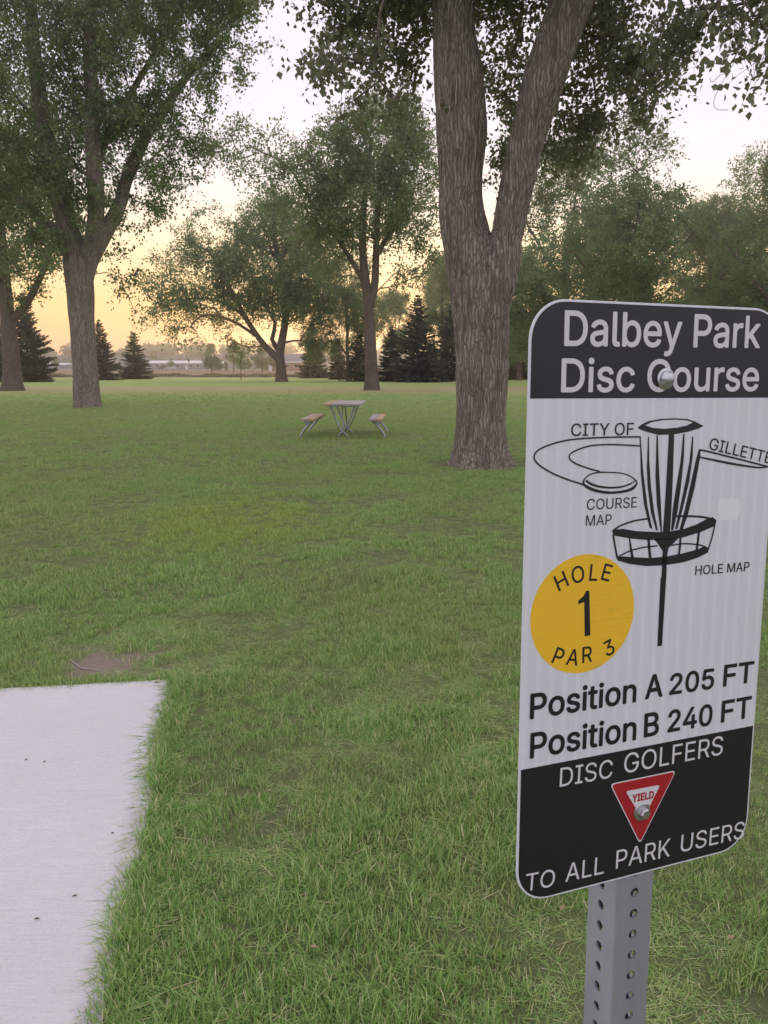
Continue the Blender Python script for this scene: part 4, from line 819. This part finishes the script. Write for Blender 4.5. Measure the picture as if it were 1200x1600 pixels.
# bolts
def lathe(name, prof, k, mat, parent, c, extra=None):
    v, f = [], []; m = len(prof)
    for i in range(k):
        a = i / k * 2 * math.pi
        for r_, z_ in prof: v.append((c[0] + r_ * math.cos(a), c[1] + r_ * math.sin(a), z_))
    for i in range(k):
        for j in range(m - 1): f.append((i * m + j, ((i + 1) % k) * m + j, ((i + 1) % k) * m + j + 1, i * m + j + 1))
    f.append(tuple(i * m + m - 1 for i in range(k))); return link(name, pymesh(name, v, f), mat, parent)
M['bolt'] = plain('zinc_bolt', (.55, .57, .58), .3, .9, var=.2, scale=200)
for (bx_, by_), hexy in (((1039, 592), False), ((1002, 1267.5), True)):
    q = loc(uv(bx_, by_)); bo = lathe('bolt', [(.0, .0002), (.0105, .0004), (.0105, .0016), (.0095, .0022), (.0062, .003)], 28, M['bolt'], sign, q)
    if hexy: lathe('hex_head', [(.0062, .0024), (.0062, .0075), (.005, .0085), (.0022, .0088)], 6, M['bolt'], bo, q)
    else: lathe('dome_head', [(.0082, .0022), (.0078, .0045), (.006, .0068), (.0035, .0081), (.0012, .0085)], 24, M['bolt'], bo, q)

# perforated square post behind the plate
M['post'] = None
a = NT('galvanised_post'); a.set(.55, .55, .5); p_ = a.n('TexCoord').outputs['Object']; st = a.noise(30, a.mapping(p_, (1, 1, .15)), 4, .65); sp_ = a.noise(9, p_, 4)
a.base(a.mix(a.math('MULTIPLY', a.math('ADD', st, sp_), .5), (.20, .21, .24), (.60, .61, .64))); a.l(a.math('ADD', a.math('MULTIPLY', st, .3), .4), a.p.inputs['Roughness']); a.bump(st, .15, .002); M['post'] = a.m
PWD = .0508; PIT = .0254; HR = .0056; WT = .0027
def post_mesh(ncell):
    V_, F_ = [], []
    for face in range(4):
        ca, sa = [(1, 0), (0, 1), (-1, 0), (0, -1)][face]
        def T(x, y, z): return (ca * x - sa * y, sa * x + ca * y, z)   # face plane at y=-PWD/2
        h = PWD / 2; rim = h - .003
        for c in range(ncell):
            z0 = c * PIT; zc = z0 + PIT / 2; k_ = 16; o = len(V_); ang = [i / k_ * 2 * math.pi + math.pi / 16 * 0 for i in range(k_)]
            def sq(an):
                x, z = math.cos(an), math.sin(an); s = min(rim / max(abs(x), 1e-6), (PIT / 2) / max(abs(z), 1e-6)); return x * s, z * s
            for an in ang: x, z = sq(an); V_.append(T(x, -h, zc + z))
            for an in ang: V_.append(T(HR * math.cos(an), -h, zc + HR * math.sin(an)))
            for an in ang: V_.append(T(HR * math.cos(an), -h + WT, zc + HR * math.sin(an)))
            for i in range(k_):
                j = (i + 1) % k_; F_.append((o + i, o + j, o + k_ + j, o + k_ + i)); F_.append((o + k_ + i, o + k_ + j, o + 2 * k_ + j, o + 2 * k_ + i))
            # corner fillers of the cell
            for sx_, sz_ in ((1, 1), (-1, 1), (-1, -1), (1, -1)):
                base_i = len(V_); V_.append(T(sx_ * rim, -h, zc + sz_ * PIT / 2)); cand = sorted(range(k_), key=lambda i: (math.cos(ang[i]) * sx_ + math.sin(ang[i]) * sz_), reverse=True)
                best = cand[:4]
                e1 = [i for i in range(k_) if abs(abs(sq(ang[i])[0]) - rim) < 1e-6 and sq(ang[i])[0] * sx_ > 0 and sq(ang[i])[1] * sz_ > 0]; e2 = [i for i in range(k_) if abs(abs(sq(ang[i])[1]) - PIT / 2) < 1e-6 and sq(ang[i])[1] * sz_ > 0 and sq(ang[i])[0] * sx_ > 0]
                if e1 and e2:
                    i1 = max(e1, key=lambda i: abs(sq(ang[i])[1])); i2 = max(e2, key=lambda i: abs(sq(ang[i])[0])); 
                    if i1 != i2: F_.append((o + i1, base_i, o + i2) if sx_ * sz_ > 0 else (o + i2, base_i, o + i1))
        # rounded corner strip and inner wall of the tube
        z1 = ncell * PIT; o = len(V_)
        for z in (0, z1):
            for i in range(5):
                an = -math.pi / 2 + i / 4 * math.pi / 2; V_.append(T(rim + .003 * math.cos(an), -rim + .003 * math.sin(an), z))
        for i in range(4): F_.append((o + i, o + i + 1, o + 5 + i + 1, o + 5 + i))
    return pymesh('post', V_, F_)
NC = 65; me = post_mesh(NC); bmx = bmesh.new(); bmx.from_mesh(me); bmesh.ops.recalc_face_normals(bmx, faces=bmx.faces); bmx.to_mesh(me); bmx.free()
qb = uv(1002, 1267.5); axis = SIGN_P + S_U * qb[0] + S_V * .3 - S_N * (.0022 + PWD / 2 + .0006)
sv = -S_V; toplen = SHT * .98
ptop = SIGN_P + S_U * (qb[0] - .001) + S_V * .01 - S_N * (.0028 + PWD / 2)
po = empty('sign_post', (0, 0, 0), 'perforated square galvanised post holding the sign', 'post')
Lp = NC * PIT; pb = ptop - sv * Lp; po.location = tuple(pb); po.rotation_euler = Matrix([[S_U[i], -S_N[i], sv[i]] for i in range(3)]).to_euler()
link('tube', me, M['post'], po)

# ------------------------------------------------------------------ grass
def grass_mat():
    a = NT('grass_blade'); at = a.n('Attribute'); at.attribute_name = 'rnd'; hh = a.n('Attribute'); hh.attribute_name = 'hgt'; p = a.pos(); r_ = at.outputs['Fac']
    g = a.ramp(r_, [(0, (.14, .28, .07)), (.3, (.25, .43, .105)), (.7, (.38, .565, .16)), (.88, (.53, .63, .24)), (.955, (.76, .68, .38)), (1, (.86, .75, .47))])
    n1 = a.noise(.35, p, 5, .6); n2 = a.noise(1.6, p, 5, .62)
    dry = a.mix(r_, (.27, .33, .11), (.5, .5, .22)); g = a.mix(a.math('MULTIPLY', a.ramp(n1, [(.46, (0, 0, 0)), (.70, (1, 1, 1))]), .6), g, dry)
    g = a.mix(a.ramp(n2, [(.30, (.5,) * 3), (.46, (0, 0, 0))]), g, a.mix(r_, (.15, .23, .075), (.34, .39, .17)))
    q = onz(370, 815); e = a.n('VectorMath'); e.operation = 'DISTANCE'; a.l(a.mapping(p, (.55, .38, 0), (-q[0] * .55, -q[1] * .38, 0)), e.inputs[0]); g = a.mix(a.ramp(a.math('ADD', e.outputs['Value'], a.math('MULTIPLY', n2, .5)), [(.5, (.5,) * 3), (1.2, (0, 0, 0))]), g, a.mix(r_, (.32, .46, .07), (.55, .63, .15)))
    s = a.n('SeparateXYZ'); a.l(p, s.inputs[0]); w = a.math('MULTIPLY', a.math('SUBTRACT', a.noise(.12, p, 3), .5), 16.)
    d = a.math('ABSOLUTE', a.math('SUBTRACT', a.math('ADD', s.outputs[1], w), 60.)); g = a.mix(a.math('MULTIPLY', a.ramp(a.math('DIVIDE', d, 13.), [(.25, (.8,) * 3), (1, (0, 0, 0))]), 1.), g, a.mix(r_, (.48, .36, .2), (.72, .56, .34)))
    a.base(g); a.set(.5, 0, .35); tr = a.n('BsdfTranslucent'); a.l(g, tr.inputs['Color']); mx = a.n('MixShader'); mx.inputs[0].default_value = .3; a.l(a.p.outputs[0], mx.inputs[1]); a.l(tr.outputs[0], mx.inputs[2]); a.l(mx.outputs[0], a.out.inputs['Surface']); return a.m
M['grass'] = grass_mat()
rng = np.random.default_rng(99); MB_ = onz(753, 727)
def clump(nb, spread, h0, wid, flat=0., r0=0.):
    V_, F_, rn = [], [], []; n = 0
    for i in range(nb):
        a = rng.random() * 6.283; r_ = spread * math.sqrt(rng.random()); b = np.array([math.cos(a) * r_, math.sin(a) * r_, -.004]); h = h0 * (.45 + .8 * rng.random()); az = rng.random() * 6.283; lean = abs(rng.normal()) * .45 + .08 + flat; d = np.array([math.cos(az), math.sin(az), 0]); s = np.array([-d[1], d[0], 0]); w = wid * (.6 + .7 * rng.random()); cv = .3 + .6 * rng.random()
        ps = [b + d * h * lean * (t * .6 + cv * t * t) + np.array([0, 0, h * (t - .22 * lean * t * t) * (.25 if flat else 1) + (.006 if flat else 0)]) for t in (0, .4, .75, 1)]
        V_ += [ps[0] - s * w * .5, ps[0] + s * w * .5, ps[1] - s * w * .5, ps[1] + s * w * .5, ps[2] - s * w * .36, ps[2] + s * w * .36, ps[3]]
        F_ += [(n, n + 1, n + 3), (n, n + 3, n + 2), (n + 2, n + 3, n + 5), (n + 2, n + 5, n + 4), (n + 4, n + 5, n + 6)]; rn += [r0 + (1 - r0) * rng.random()] * 7; n += 7
    return npmesh('grass_clump', V_, F_, {'rnd': rn})
CC = bpy.data.collections.new('grass_clumps')
for i in range(14):
    m_ = clump(42, .048, .029, .0021) if i < 8 else clump(26, .035, .046, .0021) if i < 10 else clump(30, .06, .036, .0022, .9, .3 if i > 11 else .1)
    m_.materials.append(M['grass']); CC.objects.link(bpy.data.objects.new('grass_clump_%02d' % i, m_))
def scatter(r0, r1, dens, s0, amax=R(36)):
    area = amax * (r1 * r1 - r0 * r0); n = int(area * dens); r_ = np.sqrt(rng.uniform(r0 * r0, r1 * r1, n)); t = rng.uniform(-amax, amax, n); x, y = r_ * np.sin(t), r_ * np.cos(t)
    keep = ~pad_inside(x, y, .0)
    q = onz(158, 1038); dd = np.hypot((x - q[0]) / .27, (y - q[1]) / .19) + 1.1 * (vnoise(np.stack([x * 6, y * 9, x * 0], -1), 6) - .5); keep &= (dd > 1.) | (rng.random(n) < np.clip((dd - .45) * .5, .05, .5))
    keep &= rng.random(n) < np.clip((58 - r_) / 26, 0, 1); keep &= (np.hypot(x - MB_[0], y - MB_[1]) > .5 + .5 * rng.random(n))
    th = vnoise(np.stack([x * 1.7, y * 1.7, x * 0], -1), 12); th2 = vnoise(np.stack([x * 6, y * 6, x * 0], -1), 13); keep &= rng.random(n) < np.clip((th * .6 + th2 * .4 - .16) * 4.2, .42, 1)
    x, y = x[keep], y[keep]; sc_ = s0 * (.55 + .8 * vnoise(np.stack([x * 2.2, y * 2.2, x * 0], -1), 14)) * (.8 + .4 * rng.random(len(x)))
    th = (th * .6 + th2 * .4)[keep]; worn = (th < .385) & (r_[keep] < 9)
    ix = np.where(worn & (rng.random(len(x)) < .8), rng.integers(10, 14, len(x)), rng.integers(0, 12, len(x))); ix = np.where((th > .5) & (rng.random(len(x)) < .25), rng.integers(8, 10, len(x)), ix)
    sc_ = np.where(worn, sc_ * .8, sc_)
    return np.column_stack([x, y, gz(x, y)]), sc_, ix
sets = [scatter(1.0, 5, 900, 1.), scatter(5, 12, 420, 1.1), scatter(12, 24, 140, 1.3), scatter(24, 58, 34, 1.6)]
# clumps leaning over the pad edge
ne = 900; t_ = rng.uniform(0, 4.1, ne); wob = vnoise(np.stack([t_ * 3.3, t_ * 0, t_ * 0], -1), 21); off = (wob - .5) * .07 * rng.random(ne) + rng.normal(size=ne) * .006 - .012
pe = PC[None] + diry[None] * t_[:, None] + dirx[None] * off[:, None]; pe[:, 2] = .004
kk = rng.random(ne) < .35 + .65 * (wob > .42); sets.append((pe[kk], .9 + .5 * rng.random(kk.sum()), rng.integers(0, 14, kk.sum())))
t_ = rng.uniform(0, 1.7, 260); pe = PC[None] + dirx[None] * t_[:, None] - diry[None] * np.abs(rng.normal(size=260) * .012)[:, None]; pe[:, 2] = 0; kk = rng.random(260) < .5; sets.append((pe[kk], .8 + .4 * rng.random(kk.sum()), rng.integers(0, 14, kk.sum())))
P = np.concatenate([s_[0] for s_ in sets]); IX = np.concatenate([s_[2] for s_ in sets]).astype(float); S_ = np.concatenate([s_[1] for s_ in sets])
me = bpy.data.meshes.new('grass'); me.vertices.add(len(P)); me.vertices.foreach_set('co', P.astype(np.float32).ravel())
for nm, val in (('scl', S_), ('idx', IX), ('rz', rng.random(len(P)) * 6.283)): at = me.attributes.new(nm, 'FLOAT', 'POINT'); at.data.foreach_set('value', val.astype(np.float32))
grass = link('grass', me, M['grass']); tag(grass, 'short mown green grass with dry blades covering the park lawn', 'grass', kind='stuff')
ng = bpy.data.node_groups.new('grass_nodes', 'GeometryNodeTree'); ng.interface.new_socket('Geometry', in_out='INPUT', socket_type='NodeSocketGeometry'); ng.interface.new_socket('Geometry', in_out='OUTPUT', socket_type='NodeSocketGeometry')
gi = ng.nodes.new('NodeGroupInput'); go = ng.nodes.new('NodeGroupOutput'); ip = ng.nodes.new('GeometryNodeInstanceOnPoints'); ci = ng.nodes.new('GeometryNodeCollectionInfo'); ci.inputs['Collection'].default_value = CC; ci.inputs['Separate Children'].default_value = True; ci.inputs['Reset Children'].default_value = True
ip.inputs['Pick Instance'].default_value = True
mp_ = ng.nodes.new('GeometryNodeMeshToPoints'); ng.links.new(gi.outputs[0], mp_.inputs[0]); ng.links.new(mp_.outputs[0], ip.inputs['Points']); ng.links.new(ci.outputs[0], ip.inputs['Instance'])
a1 = ng.nodes.new('GeometryNodeInputNamedAttribute'); a1.data_type = 'FLOAT'; a1.inputs['Name'].default_value = 'scl'; a2 = ng.nodes.new('GeometryNodeInputNamedAttribute'); a2.data_type = 'FLOAT'; a2.inputs['Name'].default_value = 'rz'
a3 = ng.nodes.new('GeometryNodeInputNamedAttribute'); a3.data_type = 'FLOAT'; a3.inputs['Name'].default_value = 'idx'; fi = ng.nodes.new('FunctionNodeFloatToInt'); ng.links.new(a3.outputs[0], fi.inputs[0]); ng.links.new(fi.outputs[0], ip.inputs['Instance Index'])
cx_ = ng.nodes.new('ShaderNodeCombineXYZ'); ng.links.new(a2.outputs[0], cx_.inputs[2]); ng.links.new(cx_.outputs[0], ip.inputs['Rotation']); ng.links.new(a1.outputs[0], ip.inputs['Scale']); ng.links.new(ip.outputs[0], go.inputs[0])
grass.modifiers.new('grass', 'NODES').node_group = ng

# small litter: fallen leaves on pad and lawn, a twig on the bare earth
M['dead_leaf'] = leaf_mat('dead_leaf', (.10, .07, .045), (.55, .40, .24), (.3, .2, .1), .2)
dl = [(41, 1187, .5, 'dark curled leaf at the left of the concrete pad'), (70, 1190, .5, 'dark curled leaf right of another on the concrete pad'), (117, 1400, .6, 'thin brown leaf in the middle of the concrete pad'), (58, 1436, .6, 'small brown leaf low on the concrete pad'), (176, 1302, .5, 'dark speck of leaf near the pad edge'), (252, 1115, .5, 'brown leaf near the far corner of the pad'), (245, 1066, 1.2, 'pale dry leaf on the far corner of the pad'),
      (421, 1236, 1.0, 'pale dry leaf on the grass in the middle foreground'), (491, 1480, 1.0, 'tan dry leaf on the grass near the bottom'), (879, 1419, 1.0, 'tan dry leaf on the grass left of the post'), (1143, 1465, 1.0, 'pale dry leaf on the grass right of the post')]
rg = np.random.default_rng(5)
for x, y, sz, lab in dl:
    on = bool(pad_inside(*onz(x, y)[:2])); q = onz(x, y, .012 if on else float(gz(*onz(x, y)[:2])) + .034); L_ = .026 * sz; W_ = L_ * (.28 if sz < 1 else .5)
    vv = [(-L_ / 2, 0, 0), (-L_ * .1, W_ / 2, .003), (L_ / 2, 0, .001), (-L_ * .1, -W_ / 2, .003), (0, 0, -.0005), (-L_ / 2, 0, .001), (-L_ * .1, W_ / 2, .004), (L_ / 2, 0, .002), (-L_ * .1, -W_ / 2, .004), (0, 0, .0006)]
    f_ = [(4, 1, 0), (4, 2, 1), (4, 3, 2), (4, 0, 3), (9, 5, 6), (9, 6, 7), (9, 7, 8), (9, 8, 5)]
    me = npmesh('fallen_leaf', vv, f_, {'rnd': np.full(10, (.15 if sz < 1 else .7))}); o = link('fallen_leaf', me, M['dead_leaf']); o.location = tuple(q); o.rotation_euler = (0, 0, rg.random() * 1.2 - .3); tag(o, lab, 'leaf', 'fallen leaves')
tw = catmull(np.array([onz(x, y, float(gz(*onz(x, y)[:2])) + .006) for x, y in ((909 - 800, 1031), (118, 1037), (128, 1044), (140, 1045), (157, 1048))]), 4); v, f = tube(tw, np.linspace(.0045, .002, len(tw)), 6); tag(link('twig', npmesh('twig', v, f), M['plank_grey']), 'pale twig lying on the bare earth beyond the pad', 'twig')
# ------------------------------------------------------------------ haze: the evening air over the whole park
a = NT('haze_air'); a.t.nodes.remove(a.p); pv = a.n('VolumePrincipled'); pv.inputs['Color'].default_value = (.95, .94, .93, 1); pv.inputs['Density'].default_value = .00085; pv.inputs['Anisotropy'].default_value = .75
a.l(pv.outputs[0], a.out.inputs['Volume'])
hz = box('haze', a.m, None, (0, 590, 17), (3100, 1680, 38)); tag(hz, 'thin pale evening haze over the whole park', 'haze', kind='stuff')
